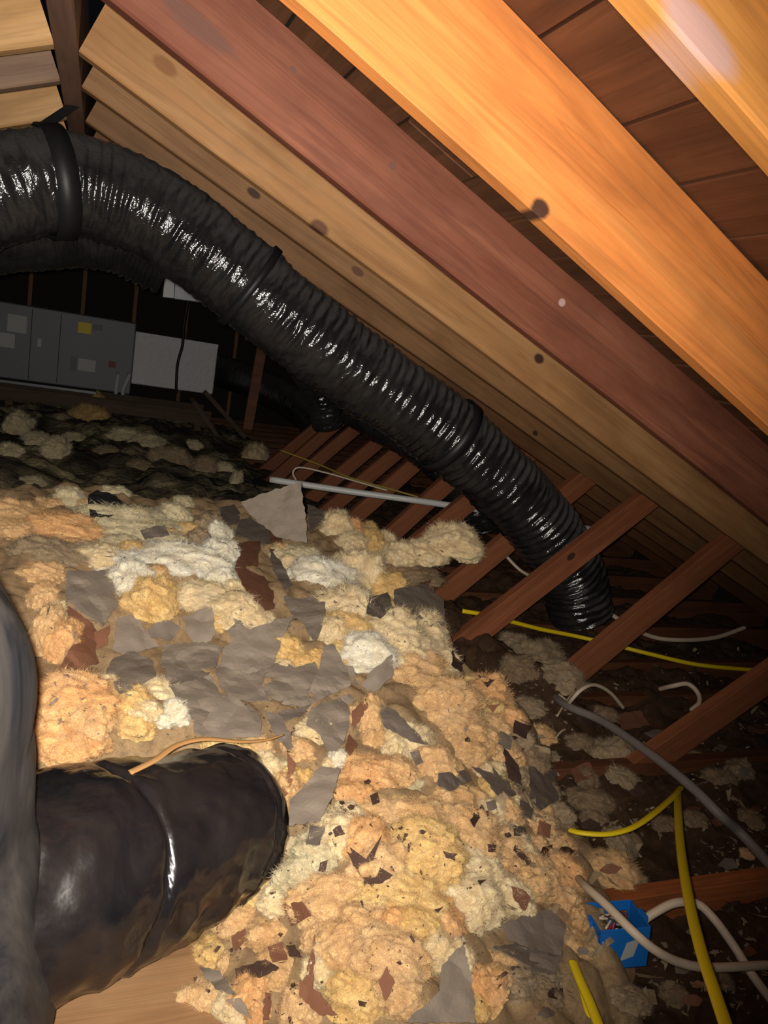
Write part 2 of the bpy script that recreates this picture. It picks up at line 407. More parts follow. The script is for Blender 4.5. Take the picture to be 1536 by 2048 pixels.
def H(x, y):
    sw = sz = 0.0
    for a, b, z in cp:
        d2 = (x - a) ** 2 + (y - b) ** 2
        if d2 > .5: continue
        k = math.exp(-d2 / .018) + 1e-6; sw += k; sz += k * z
    return sz / sw if sw > 0 else .1
def fbm(p, o=4): return noise.fractal(p, 1.0, 2.1, o)
def lumps(x, y):
    p = Vector((x, y, 0)); b = noise.noise(p * 9); c2 = noise.noise(p * 21 + Vector((3, 1, 2))); d = fbm(p * 48, 3)
    return .034 * (abs(b) * 1.6 - .3) + .016 * abs(c2) + .003 * d
HX0, HX1, HY0, HY1, ST_ = -1.15, 1.62, .48, 3.3, .0115
nx = int((HX1 - HX0) / ST_); ny = int((HY1 - HY0) / ST_)
# coarse H then bilinear
cx = int((HX1 - HX0) / .04) + 2; cy = int((HY1 - HY0) / .04) + 2
HG = [[H(HX0 + i * .04, HY0 + j * .04) for j in range(cy)] for i in range(cx)]
def Hf(x, y):
    u = min(max((x - HX0) / .04, 0), cx - 1.001); v = min(max((y - HY0) / .04, 0), cy - 1.001)
    i, j = int(u), int(v); u -= i; v -= j
    return (HG[i][j] * (1 - u) + HG[i + 1][j] * u) * (1 - v) + (HG[i][j + 1] * (1 - u) + HG[i + 1][j + 1] * u) * v
vs = []; fs = []
for i in range(nx + 1):
    for j in range(ny + 1):
        x = HX0 + i * ST_; y = HY0 + j * ST_; vs.append((x, y, max(Hf(x, y) + lumps(x, y), -.005)))
for i in range(nx):
    for j in range(ny):
        k = i * (ny + 1) + j; f = (k, k + ny + 1, k + ny + 2, k + 1)
        if max(vs[q][2] for q in f) > .012: fs.append(f)
me = bpy.data.meshes.new('insulation_heap'); me.from_pydata(vs, [], fs); me.update()
for p in me.polygons: p.use_smooth = True
HEAPM = fluff('heap_fibreglass', (.50, .345, .185), (.27, .175, .095), dirt=.8)  # old dirt, plus shade between the clumps put into a darker base colour
me.materials.append(HEAPM)
heap = link(bpy.data.objects.new('insulation_heap', me)); heap['kind'] = 'stuff'
tag(heap, 'heap of loose tan fibreglass insulation covering the joists', 'insulation')
HV = [Vector(v) for v in vs]; HF = list(fs)
hbvh = BVHTree.FromPolygons(HV, HF)
def hit(px, py, tree=None):
    r = (tree or hbvh).ray_cast(EYE, ray(px, py)); return r[0]

# --- torn clumps of fibreglass
COL = {'white': ((1.0, .93, .76), (.94, .82, .58)), 'cream': ((.98, .82, .52), (.88, .65, .33)), 'yellow': ((.96, .70, .31), (.84, .52, .18)),
       'tan': ((.92, .63, .32), (.76, .45, .19)), 'peach': ((.97, .61, .29), (.82, .43, .16)), 'pale': ((.86, .75, .48), (.70, .57, .32)),
       'taupe': ((.52, .38, .23), (.35, .25, .145)), 'brown': ((.42, .29, .17), (.24, .16, .09))}
FM = {k: fluff('fibreglass_' + k, *v, seed=i * 3.1, dirt={'white': .06, 'cream': .12, 'brown': .6, 'taupe': .5}.get(k, .28)) for i, (k, v) in enumerate(COL.items())}
def clump_meshes(seed):
    rnd = random.Random(seed); off = Vector((rnd.uniform(-9, 9), rnd.uniform(-9, 9), rnd.uniform(-9, 9)))
    bm = bmesh.new(); bmesh.ops.create_icosphere(bm, subdivisions=5, radius=1.0)
    for v in bm.verts:
        n = v.co.normalized()
        r = 1 + .30 * noise.noise(n * 1.5 + off) + .30 * (abs(noise.noise(n * 2.9 + off)) - .2) + .10 * abs(noise.noise(n * 6 + off)) + .022 * fbm(n * 13 + off, 3)
        v.co = n * r
        if v.co.z < -.45: v.co.z = -.45 + (v.co.z + .45) * .3
    bm.normal_update()
    fib = bmesh.new()
    vl = [v for v in bm.verts if v.co.z > -.3]
    for _ in range(3200):
        v = rnd.choice(vl); n = v.normal.copy()
        t = Vector((rnd.uniform(-1, 1), rnd.uniform(-1, 1), rnd.uniform(-1, 1))); t = (t - n * t.dot(n)).normalized()
        L = rnd.uniform(.06, .30); wd = .0095; p0 = v.co - n * .02; sd = n.cross(t).normalized() * wd
        pr = None
        for s in (0, .5, 1.0):
            q = p0 + n * (L * s * rnd.uniform(.4, .8)) + t * (L * s * s * 1.1)
            a, b = fib.verts.new(q - sd * (1.15 - s)), fib.verts.new(q + sd * (1.15 - s))
            if pr: fib.faces.new((pr[0], pr[1], b, a))
            pr = (a, b)
    out = []
    for b, nm in ((bm, 'clump'), (fib, 'fiber_fuzz')):
        m = bpy.data.meshes.new(nm); b.to_mesh(m); b.free(); m.materials.append(FM['cream'])
        for p in m.polygons: p.use_smooth = True
        out.append(m)
    return out
VAR = [clump_meshes(s) for s in range(10)]
LAB = {'white': ('bright white clump of torn fibreglass on the insulation heap', 'bright white fibreglass clumps'),
       'cream': ('cream coloured clump of torn fibreglass on the insulation heap', 'cream fibreglass clumps'),
       'yellow': ('golden yellow clump of fibreglass on the insulation heap', 'golden yellow fibreglass clumps'),
       'tan': ('tan clump of fibreglass on the insulation heap', 'tan fibreglass clumps'),
       'peach': ('peach orange clump of fibreglass on the insulation heap', 'peach fibreglass clumps'),
       'pale': ('pale greenish grey clump of dusty fibreglass on the insulation heap', 'pale dusty fibreglass clumps'),
       'taupe': ('dusty grey-brown clump of old fibreglass on the insulation heap', 'grey-brown fibreglass clumps'),
       'brown': ('dirty brown clump of old fibreglass on the insulation heap', 'dirty brown fibreglass clumps')}
LM = [(560, 1020, 'beside the large upright grey sheet'), (190, 1190, 'beside the folded grey sheet over the hollow'), (60, 1270, 'against the dusty upright duct'), (300, 1440, 'above the wrapped black duct'),
      (500, 1290, 'by the pointed grey paper sheet'), (580, 1365, 'by the scalloped grey paper'), (660, 1450, 'by the creased paper wedge'), (620, 1600, 'by the smooth grey paper strip'), (840, 1210, 'under the crumpled paper cap'),
      (760, 1350, 'by the small curled paper'), (1020, 1560, 'by the dull square paper at the heap edge'), (740, 1740, 'by the long dark leaf-like shred'), (900, 1970, 'by the tent-folded grey paper'), (1080, 1860, 'beside the wadded paper near the blue box'),
      (510, 1940, 'by the dark folded leaf at the heap foot'), (200, 1000, 'on the far crest by the black paper'), (480, 1140, 'at the rust brown shreds near the crest'), (920, 1430, 'on the flank facing the struts'), (910, 1700, 'on the bare lower heap behind the tent-folded paper'),
      (640, 1200, 'by the ragged grey paper tongue'), (440, 1830, 'beside the plywood board'), (1040, 1760, 'beside the rust fleck near the white cable')]
def where(px, py): return min(LM, key=lambda t: (t[0] - px) ** 2 + (t[1] - py) ** 2)[2]
clump_tris = []
nclump = [0]
def clump(px, py, rx, ry, kind, rot=0, pos=None, label=None, group=None, lift=0.0):
    p = pos if pos is not None else hit(px, py)
    if p is None: return
    i = nclump[0]; nclump[0] += 1
    rnd = random.Random(i * 7 + 3)
    body, fz = VAR[i % len(VAR)]
    d = depth(p); a = rx * d / F; b = ry * d / F
    o = link(bpy.data.objects.new('insulation_clump', body)); f = link(bpy.data.objects.new('fiber_fuzz', fz), o)
    for x in (o, f): x.material_slots[0].link = 'OBJECT'; x.material_slots[0].material = FM[kind]
    f['kind'] = 'stuff'
    base = math.atan2(RIGHT.y, RIGHT.x)
    o.scale = (a, (a * .45 + b * .6), b * .95)
    o.rotation_euler = (0, -math.radians(rot), base + rnd.uniform(-.25, .25))
    if rnd.random() < .5: o.rotation_euler[2] += math.pi; o.rotation_euler[1] *= -1
    o.location = p + Vector((0, 0, lift - b * .12))
    lb, gr = LAB[kind]
    if not label:
        wh = where(px, py); label = lb.replace(' on the insulation heap', ' ' + wh); group = gr + ' ' + wh
    tag(o, label, 'insulation', group)
    mw = Matrix.LocRotScale(o.location, o.rotation_euler, o.scale)
    clump_tris.append((mw, body))
    return o
CL = [(40, 1035, 75, 36, 'tan'), (110, 1052, 85, 34, 'peach'), (140, 1003, 34, 28, 'pale'), (250, 1052, 105, 42, 'pale'), (344, 1032, 34, 30, 'pale'), (368, 1066, 36, 24, 'yellow'), (415, 1056, 30, 30, 'taupe'),
      (232, 985, 30, 14, 'pale'), (200, 1112, 44, 26, 'cream'), (268, 1106, 36, 25, 'yellow'), (95, 1110, 80, 36, 'taupe'), (150, 1085, 60, 26, 'taupe'), (330, 1085, 50, 22, 'pale'),
      (350, 1128, 105, 46, 'white'), (440, 1115, 38, 44, 'white', 50), (262, 1160, 44, 42, 'white'), (300, 1200, 52, 48, 'yellow'), (395, 1195, 62, 36, 'cream'), (470, 1222, 58, 38, 'cream'), (435, 1165, 40, 36, 'white'), (505, 1235, 40, 24, 'cream'),
      (88, 1200, 32, 40, 'tan'), (95, 1265, 34, 55, 'tan'), (120, 1290, 30, 50, 'peach'), (150, 1400, 85, 55, 'peach'), (130, 1475, 80, 52, 'peach'), (180, 1440, 50, 40, 'tan'), (255, 1412, 58, 42, 'yellow'), (318, 1395, 60, 40, 'cream'), (352, 1425, 32, 28, 'white'), (200, 1370, 40, 22, 'cream'),
      (600, 1118, 48, 30, 'pale'), (675, 1062, 36, 40, 'cream'), (702, 1068, 36, 34, 'peach'), (742, 1100, 30, 44, 'yellow'), (645, 1158, 70, 42, 'white'), (715, 1150, 55, 56, 'cream', -30), (765, 1180, 50, 42, 'yellow'), (690, 1225, 70, 56, 'cream'),
      (690, 1262, 60, 40, 'yellow'), (770, 1268, 85, 52, 'cream'), (840, 1262, 50, 50, 'cream'), (735, 1308, 60, 40, 'white'), (790, 1310, 60, 40, 'cream'), (565, 1300, 42, 36, 'yellow'), (600, 1325, 48, 22, 'yellow'), (825, 1352, 80, 52, 'tan'), (870, 1330, 50, 40, 'cream'),
      (935, 1322, 22, 46, 'cream', 40), (880, 1398, 82, 52, 'tan'), (968, 1395, 56, 50, 'peach'), (905, 1452, 70, 46, 'tan'), (832, 1500, 46, 46, 'cream'), (870, 1530, 44, 40, 'tan'), (925, 1500, 44, 40, 'tan'), (470, 1508, 62, 34, 'yellow', -20), (535, 1545, 48, 36, 'cream', -30), (575, 1580, 30, 40, 'tan'),
      (622, 1468, 36, 30, 'cream'), (605, 1500, 28, 22, 'tan'), (742, 1440, 34, 56, 'tan'), (735, 1550, 70, 42, 'peach'), (675, 1520, 22, 20, 'white'), (790, 1475, 46, 40, 'cream'), (790, 1545, 44, 34, 'tan'), (815, 1570, 32, 22, 'pale'), (600, 1560, 28, 24, 'yellow'),
      (985, 1585, 40, 32, 'yellow'), (1010, 1630, 34, 32, 'tan'), (960, 1540, 30, 24, 'cream'), (690, 1672, 66, 46, 'cream'), (640, 1700, 50, 36, 'pale'), (735, 1690, 55, 50, 'peach'), (835, 1640, 70, 40, 'tan'), (850, 1700, 78, 56, 'yellow'), (930, 1665, 66, 52, 'tan'), (765, 1735, 66, 52, 'tan'),
      (1000, 1715, 66, 56, 'tan'), (940, 1735, 60, 44, 'cream'), (615, 1755, 60, 42, 'pale'), (505, 1778, 58, 24, 'yellow'), (480, 1838, 50, 36, 'tan'), (560, 1800, 40, 30, 'cream'), (665, 1800, 86, 54, 'tan'), (800, 1800, 92, 54, 'yellow'), (925, 1800, 80, 48, 'cream'), (860, 1840, 66, 40, 'peach'), (740, 1850, 66, 44, 'tan'),
      (1060, 1760, 58, 54, 'tan'), (1120, 1745, 50, 38, 'peach'), (1020, 1790, 40, 36, 'cream'), (780, 1905, 76, 46, 'tan'), (862, 1900, 56, 44, 'cream'), (690, 1890, 60, 50, 'tan'), (432, 1905, 20, 44, 'yellow', 80), (415, 2005, 62, 46, 'tan'), (500, 1990, 40, 40, 'peach'), (605, 2015, 46, 46, 'tan'), (718, 1990, 62, 48, 'yellow'), (560, 1925, 40, 30, 'tan'), (640, 1935, 34, 30, 'cream'),
      (800, 1985, 50, 44, 'tan'), (980, 1980, 36, 44, 'peach', 60), (1000, 1930, 40, 26, 'tan'), (1148, 1890, 28, 52, 'tan', 70), (540, 1870, 44, 30, 'tan'), (350, 2040, 30, 20, 'tan'), (900, 1600, 50, 30, 'tan'), (760, 1620, 40, 24, 'tan'),
      (660, 1270, 40, 40, 'cream'), (560, 1110, 26, 18, 'pale'), (30, 1060, 40, 24, 'tan'), (1035, 1475, 34, 28, 'taupe'), (1000, 1500, 34, 30, 'tan'), (1020, 1435, 30, 24, 'peach'), (1065, 1520, 34, 28, 'brown'), (1040, 1560, 34, 28, 'taupe'), (1090, 1590, 30, 26, 'brown'), (1070, 1650, 40, 30, 'tan'), (1110, 1690, 40, 28, 'tan'), (1050, 1600, 32, 24, 'brown'), (985, 1450, 36, 28, 'tan'), (1120, 1630, 30, 22, 'taupe'), (1030, 1965, 40, 30, 'taupe'), (1080, 1985, 40, 28, 'brown'), (1085, 1940, 34, 24, 'taupe'), (1130, 1800, 36, 26, 'tan')]
for t in CL: clump(*t)
for i, t in enumerate(CL):                                # a smaller tuft torn off beside each
    r = random.Random(70 + i); a = r.uniform(0, 6.28); k_ = r.uniform(.36, .58)
    px_, py_ = t[0] + t[2] * .95 * math.cos(a), t[1] + t[3] * 1.0 * math.sin(a)
    if px_ > 70 and py_ < 2040: clump(px_, py_, t[2] * k_ + 6, t[3] * k_ + 6, t[4] if r.random() < .6 else r.choice(('cream', 'tan', 'yellow')))

# --- floor debris between the joists to the right of the heap, and the dim insulation further away
def ground(name, x0, x1, y0, y1, st, zf, mat, label, cat):
    a = int((x1 - x0) / st); b = int((y1 - y0) / st); vs = []; fs = []
    for i in range(a + 1):
        for j in range(b + 1):
            x = x0 + i * st; y = y0 + j * st; vs.append((x, y, zf(x, y)))
    for i in range(a):
        for j in range(b):
            k = i * (b + 1) + j; fs.append((k, k + b + 1, k + b + 2, k + 1))
    me = bpy.data.meshes.new(name); me.from_pydata(vs, [], fs); me.update(); me.materials.append(mat)
    for p in me.polygons: p.use_smooth = True
    o = link(bpy.data.objects.new(name, me)); o['kind'] = 'stuff'; tag(o, label, cat)
    return o, vs, fs
def zdeb(x, y):
    p = Vector((x, y, 5)); e = max(0, x - 2.1)
    bump = .17 * math.exp(-((x - 1.34) ** 2 / .03 + (y - 2.4) ** 2 / .12)) + .10 * math.exp(-((x - 1.45) ** 2 / .02 + (y - 1.95) ** 2 / .03))
    return max(.004, bump + .115 - .04 * max(0, min(1, (1.5 - y) * 3)) + .025 * max(0, min(1, y - 2.6)) + .05 * noise.noise(p * 3.1) + .045 * (abs(noise.noise(p * 8)) - .2) + .022 * noise.noise(p * 19) + .010 * noise.noise(p * 41) - .05 * e)
DEBM = fluff('debris_dust', (.11, .062, .034), (.04, .024, .015), dirt=.4)
deb, dv, df = ground('floor_debris', .9, 3.4, .48, 6.0, .019, zdeb, DEBM, 'dark brown dust and crumbled insulation between the joists beside the struts', 'debris')
def zfar(x, y):
    p = Vector((x, y, 9)); r = max(0.0, x - 1.0) * .22
    return max(.01, .20 + .10 * noise.noise(p * 1.3) + .10 * (abs(noise.noise(p * 3.4)) - .15) + .04 * noise.noise(p * 9) + .02 * noise.noise(p * 22) - r)
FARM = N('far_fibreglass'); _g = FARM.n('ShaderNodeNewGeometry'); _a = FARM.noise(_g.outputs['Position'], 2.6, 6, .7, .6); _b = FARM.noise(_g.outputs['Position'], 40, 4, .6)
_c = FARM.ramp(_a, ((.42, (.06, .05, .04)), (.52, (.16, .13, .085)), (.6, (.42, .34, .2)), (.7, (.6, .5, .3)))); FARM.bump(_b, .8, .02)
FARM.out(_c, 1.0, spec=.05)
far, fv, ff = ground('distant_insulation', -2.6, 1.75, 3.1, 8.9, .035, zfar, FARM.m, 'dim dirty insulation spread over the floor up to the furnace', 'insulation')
fbvh = BVHTree.FromPolygons([Vector(v) for v in fv], ff); dbvh = BVHTree.FromPolygons([Vector(v) for v in dv], df)
for t in ((40, 855, 24, 34, 'pale'), (182, 838, 42, 30, 'yellow'), (196, 806, 14, 24, 'yellow'), (75, 885, 30, 24, 'pale'), (255, 872, 36, 16, 'pale'), (300, 890, 38, 22, 'pale'), (112, 900, 24, 30, 'pale'), (340, 915, 40, 24, 'taupe'),
          (510, 920, 27, 34, 'cream'), (472, 965, 14, 26, 'pale'), (445, 935, 24, 12, 'pale'), (385, 890, 20, 12, 'pale'), (60, 965, 30, 14, 'pale'), (215, 905, 26, 16, 'taupe'), (410, 930, 26, 18, 'taupe'), (150, 880, 24, 16, 'pale'), (280, 935, 30, 16, 'taupe'), (20, 905, 26, 20, 'pale')):
    p = hit(t[0], t[1], fbvh)
    if p: clump(*t, pos=p, label='dim %s fibreglass clump out on the far floor near the furnace' % {'pale': 'greenish grey', 'yellow': 'yellowish', 'cream': 'cream', 'taupe': 'brownish'}[t[4]], group='far %s fibreglass clumps' % t[4])
for t in ((1075, 1318, 62, 38, 'taupe'), (1040, 1340, 40, 30, 'brown'), (1120, 1355, 48, 32, 'taupe'), (1030, 1290, 34, 26, 'taupe'), (1085, 1470, 32, 22, 'tan'), (1060, 1415, 34, 22, 'taupe'), (1215, 1515, 40, 48, 'taupe', -50), (1250, 1565, 44, 26, 'taupe', -30), (1180, 1600, 46, 24, 'brown'),
          (1240, 1690, 40, 26, 'taupe', -40), (1220, 1740, 56, 34, 'tan'), (1260, 1770, 36, 28, 'taupe'), (1170, 1560, 26, 26, 'brown'), (1440, 1560, 34, 22, 'brown'), (1480, 1540, 26, 22, 'brown'), (1390, 1640, 26, 18, 'brown'), (1490, 1710, 16, 12, 'tan'), (1330, 1650, 24, 18, 'brown'),
          (1260, 2000, 40, 22, 'taupe'), (1350, 1990, 28, 18, 'brown'), (1190, 1640, 30, 20, 'brown'), (1440, 1960, 26, 20, 'brown'), (1390, 1520, 30, 16, 'brown'), (1210, 1430, 26, 18, 'brown'), (1500, 1640, 30, 22, 'brown'), (1100, 1520, 26, 18, 'taupe'), (1160, 1490, 30, 20, 'brown'), (1290, 1790, 20, 16, 'taupe')):
    p = hit(t[0], t[1], dbvh); q = hit(t[0], t[1])
    if q and (not p or (q - EYE).length < (p - EYE).length): p = q
    if p: clump(*t, pos=p, label={'taupe': 'dusty grey-brown fibreglass tuft among the dark floor debris', 'brown': 'dirty brown fibreglass tuft among the dark floor debris', 'tan': 'tan fibreglass tuft beside the cables on the floor debris'}[t[4]], group='%s tufts in the debris' % t[4])
# batt end poking out past the heap
pb = PY(875, 1096, 2.33)
for dx, (px, py, rx, ry, k) in enumerate(((800, 1112, 34, 34, 'cream'), (850, 1108, 44, 28, 'cream'), (905, 1082, 56, 38, 'cream'), (935, 1100, 28, 34, 'cream'))):
    clump(px, py, rx, ry, k, pos=PY(px, py, 2.33), label='cream batt end sticking out past the heap above the strut', group='batt end over the struts')
clump(820, 1150, 62, 26, 'brown', pos=PY(820, 1150, 2.30), label='rusty brown shredded facing hanging under the cream batt end', group='batt facing')

# --- everything the paper can lie on
bv = list(HV); bf = list(HF)
for mw, me in clump_tris:
    k = len(bv); bv += [mw @ v.co for v in me.vertices]; bf += [tuple(k + x for x in p.vertices) for p in me.polygons]
k = len(bv); bv += [Vector(v) for v in dv]; bf += [tuple(k + x for x in p) for p in df]
ALL = BVHTree.FromPolygons(bv, bf)

GREY = paper('grey_kraft_paper', (.30, .245, .19), (.225, .18, .14)); GREY2 = paper('grey_kraft_paper_dull', (.24, .195, .155), (.17, .135, .11))
RUST = paper('rust_kraft_paper', (.28, .125, .07), (.16, .07, .042)); DARKP = paper('dark_kraft_paper', (.10, .055, .04), (.06, .035, .028))
BLK = paper('black_paper', (.045, .045, .042), (.025, .025, .025))
def scrap(poly, mat, label, group=None, crump=.013, lift=.62, name='paper_scrap', cat='paper scrap', up=0.0, seed=None, th=.0012, dep=None):
    """torn sheet: outline read from the picture, lying on the heap surface under it"""
    xs = [p[0] for p in poly]; ys = [p[1] for p in poly]
    cx_ = sum(xs) / len(xs); cy_ = sum(ys) / len(ys)
    pts = []
    for a in range(9):
        for b in range(9):
            px = min(xs) + (max(xs) - min(xs)) * a / 8; py = min(ys) + (max(ys) - min(ys)) * b / 8
            h = hit(px, py, ALL)
            if h: pts.append((px - cx_, py - cy_, 1 / depth(h)))
    if len(pts) < 12: return
    # least squares 1/depth = a*x + b*y + c  (a plane in space)
    ds = sorted(p[2] for p in pts); md = ds[len(ds) // 2]
    pts = [p for p in pts if abs(p[2] / md - 1) < .14]
    A = Matrix(((sum(p[0] ** 2 for p in pts) + 1, sum(p[0] * p[1] for p in pts), sum(p[0] for p in pts)),
                (sum(p[0] * p[1] for p in pts), sum(p[1] ** 2 for p in pts) + 1, sum(p[1] for p in pts)),
                (sum(p[0] for p in pts), sum(p[1] for p in pts), len(pts))))
    rh = Vector((sum(p[0] * p[2] for p in pts), sum(p[1] * p[2] for p in pts), sum(p[2] for p in pts)))
    try: sol = A.inverted() @ rh
    except ValueError: return
    lim = .0022 * sol[2]; sol[0] = max(-lim, min(lim, sol[0])); sol[1] = max(-lim, min(lim, sol[1]))
    sol[2] = sum(p[2] - sol[0] * p[0] - sol[1] * p[1] for p in pts) / len(pts)
    res = sorted(p[2] - (sol[0] * p[0] + sol[1] * p[1] + sol[2]) for p in pts)
    sol[2] += res[int(lift * (len(res) - 1))]
    if dep:
        h = hit(*dep, ALL); sol = Vector((0.0, .00008, 1 / (depth(h) - .01)))
    rnd = random.Random(seed if seed is not None else int(cx_ * 7 + cy_)); off = Vector((rnd.uniform(-9, 9), rnd.uniform(-9, 9), 0))
    # ragged outline
    out = []
    n = len(poly)
    for i in range(n):
        p = Vector(poly[i]); q = Vector(poly[(i + 1) % n]); L = (q - p).length; m = max(1, int(L / 7))
        for k2 in range(m):
            t = k2 / m; e = p.lerp(q, t)
            if k2: e += Vector((rnd.uniform(-1, 1), rnd.uniform(-1, 1))) * min(2.2, L * .06)
            out.append(e)
    bm = bmesh.new(); bv2 = [bm.verts.new((e.x - cx_, e.y - cy_, 0)) for e in out]
    try: f = bm.faces.new(bv2)
    except ValueError: bm.free(); return
    bmesh.ops.triangulate(bm, faces=[f])
    span = max(max(xs) - min(xs), max(ys) - min(ys))
    for _ in range(3 if span > 60 else 2):
        es = [e for e in bm.edges if e.calc_length() > max(9, span / 9)]
        if es: bmesh.ops.subdivide_edges(bm, edges=es, cuts=1); bmesh.ops.triangulate(bm, faces=bm.faces[:])
    bmesh.ops.beautify_fill(bm, faces=bm.faces[:], edges=[e for e in bm.edges if not e.is_boundary])
    org = None; d0 = 1 / sol[2]; o0 = EYE + ray(cx_, cy_) * (d0 / ray(cx_, cy_).dot(FWD))
    for v in bm.verts:
        x, y = v.co.x, v.co.y; r = ray(cx_ + x, cy_ + y); iv = max(sol[0] * x + sol[1] * y + sol[2], sol[2] * .6)
        p = EYE + r * ((1 / iv) / r.dot(FWD))
        cr = abs(noise.noise(p * 14 + off)) * 1.6 + .5 * noise.noise(p * 31 + off)
        p -= r * (cr * crump + up * .01)
        v.co = p - o0
    bmesh.ops.recalc_face_normals(bm, faces=bm.faces[:])
    bmesh.ops.dissolve_degenerate(bm, dist=.0006, edges=bm.edges[:]); bmesh.ops.triangulate(bm, faces=bm.faces[:])
    far_ = max((v.co.length for v in bm.verts), default=0)
    g = bmesh.ops.solidify(bm, geom=bm.faces[:], thickness=th)
    bad = [v for v in bm.verts if v.co.length > far_ + .02]
    if bad: bmesh.ops.delete(bm, geom=bad, context='VERTS')
    o = obj(name, bm, mat); o.location = o0
    return tag(o, label, cat, group)
GP = [([(482, 1003), (540, 983), (600, 963), (607, 1010), (613, 1045), (614, 1086), (555, 1075), (500, 1030)], GREY, 'large flat grey paper sheet standing at the far corner of the heap', None),
      ([(615, 1008), (655, 1022), (640, 1042), (618, 1072)], GREY2, 'small grey paper flap behind the large upright sheet', None),
      ([(478, 1040), (500, 1035), (545, 1062), (565, 1092), (520, 1088), (470, 1066)], GREY2, None, None),
      ([(438, 1015), (468, 1008), (482, 1030), (475, 1048), (445, 1052)], GREY2, None, None),
      ([(136, 1140), (175, 1143), (232, 1140), (228, 1185), (235, 1210), (205, 1252), (165, 1225), (130, 1195)], GREY, 'folded grey paper sheet with a red brown underside hanging over a hollow', None),
      ([(235, 1235), (265, 1230), (290, 1260), (320, 1292), (250, 1312), (225, 1300)], GREY, None, None), ([(225, 1318), (262, 1302), (305, 1320), (312, 1352), (262, 1378), (240, 1388), (212, 1342)], GREY, None, None),
      ([(296, 1258), (335, 1235), (360, 1255), (342, 1282), (300, 1274)], GREY2, None, None), ([(365, 1235), (395, 1220), (425, 1213), (432, 1270), (400, 1302), (378, 1272)], GREY, None, None),
      ([(326, 1290), (390, 1285), (440, 1290), (432, 1332), (370, 1348), (318, 1332)], GREY, None, None),
      ([(478, 1265), (530, 1248), (586, 1233), (562, 1282), (546, 1330), (500, 1348), (440, 1334), (445, 1300)], GREY, 'pointed grey paper sheet with a straight top edge in mid heap', None),
      ([(430, 1330), (542, 1330), (522, 1370), (542, 1402), (470, 1402), (438, 1370)], GREY, None, None),
      ([(518, 1335), (570, 1322), (590, 1335), (630, 1323), (642, 1345), (612, 1390), (560, 1402), (523, 1390)], GREY, 'wide torn grey paper with a scalloped top edge', None),
      ([(648, 1292), (666, 1287), (690, 1330), (702, 1370), (612, 1412), (556, 1408), (620, 1380), (640, 1330)], GREY, None, None),
      ([(566, 1190), (600, 1197), (648, 1188), (652, 1220), (642, 1260), (630, 1284), (602, 1242), (580, 1222)], GREY, 'ragged grey paper tongue below the white fibreglass', None),
      ([(340, 1372), (420, 1350), (442, 1390), (422, 1420), (400, 1452), (368, 1420)], GREY, None, None), ([(388, 1402), (460, 1388), (522, 1430), (522, 1472), (440, 1480), (388, 1466)], GREY, None, None),
      ([(622, 1416), (700, 1388), (707, 1400), (692, 1470), (676, 1502), (655, 1502), (640, 1470), (612, 1450)], GREY, 'creased grey paper wedge pointing down into a dark hole', None),
      ([(722, 1372), (745, 1340), (784, 1308), (787, 1350), (745, 1387)], GREY, 'small curled grey paper with an upturned corner', None), ([(556, 1425), (622, 1410), (602, 1432), (570, 1442)], GREY2, None, None),
      ([(640, 1533), (682, 1538), (662, 1600), (640, 1642), (578, 1652), (580, 1600), (610, 1570)], GREY, 'smooth grey paper strip leaning beside the wrapped black duct', None),
      ([(738, 1195), (775, 1184), (787, 1215), (760, 1237), (733, 1227)], GREY2, None, None), ([(788, 1180), (850, 1168), (887, 1200), (890, 1252), (850, 1236), (820, 1242), (788, 1222)], GREY, 'crumpled grey paper cap at the right brow of the heap', None),
      ([(755, 1403), (790, 1420), (830, 1460), (862, 1492), (820, 1482), (768, 1452)], GREY2, None, None), ([(876, 1547), (930, 1540), (942, 1560), (900, 1582), (876, 1572)], GREY2, None, None), ([(943, 1533), (1010, 1553), (1032, 1590), (1000, 1602), (980, 1570)], GREY2, None, None),
      ([(1058, 1533), (1112, 1540), (1117, 1600), (1080, 1622), (1062, 1600)], GREY2, 'square dull grey paper leaning at the debris edge of the heap', None),
      ([(884, 1930), (926, 1888), (945, 1960), (950, 2046), (808, 2046), (850, 2010), (880, 1980)], GREY, 'tall pleated grey paper folded like a tent at the heap foot', None),
      ([(1000, 1848), (1050, 1832), (1102, 1820), (1132, 1850), (1122, 1912), (1020, 1882)], GREY2, 'wadded layered grey paper beside the blue outlet box', None), ([(985, 1895), (1060, 1882), (1112, 1902), (1062, 1935)], GREY2, None, None),
      ([(392, 1928), (440, 1943), (472, 1990), (430, 1977)], GREY, None, None), ([(452, 2000), (482, 1996), (504, 2038), (480, 2025)], GREY, None, None), ([(690, 1330), (706, 1332), (712, 1352), (694, 1360)], GREY, None, None),
      ([(530, 1420), (560, 1430), (590, 1490), (575, 1500), (545, 1460)], GREY2, None, None), ([(1025, 1650), (1050, 1655), (1052, 1672), (1028, 1672)], GREY2, None, None), ([(820, 1505), (838, 1500), (848, 1525), (832, 1532)], GREY2, None, None), ([(972, 1605), (990, 1600), (994, 1616), (976, 1622)], GREY2, None, None),
      ([(455, 1260), (480, 1240), (490, 1262), (462, 1275)], GREY2, None, None), ([(540, 1100), (560, 1120), (585, 1170), (570, 1180), (545, 1140)], GREY2, None, None), ([(280, 1060), (330, 1050), (340, 1070), (290, 1078)], GREY2, None, None), ([(1060, 1905), (1120, 1915), (1110, 1950), (1060, 1945)], GREY2, None, None), ([(440, 1300), (480, 1268), (500, 1290), (470, 1325)], GREY2, None, None), ([(330, 1335), (360, 1340), (420, 1345), (380, 1372), (335, 1368)], GREY2, None, None),
      ([(620, 1650), (650, 1655), (640, 1690), (612, 1690)], GREY2, None, None)]
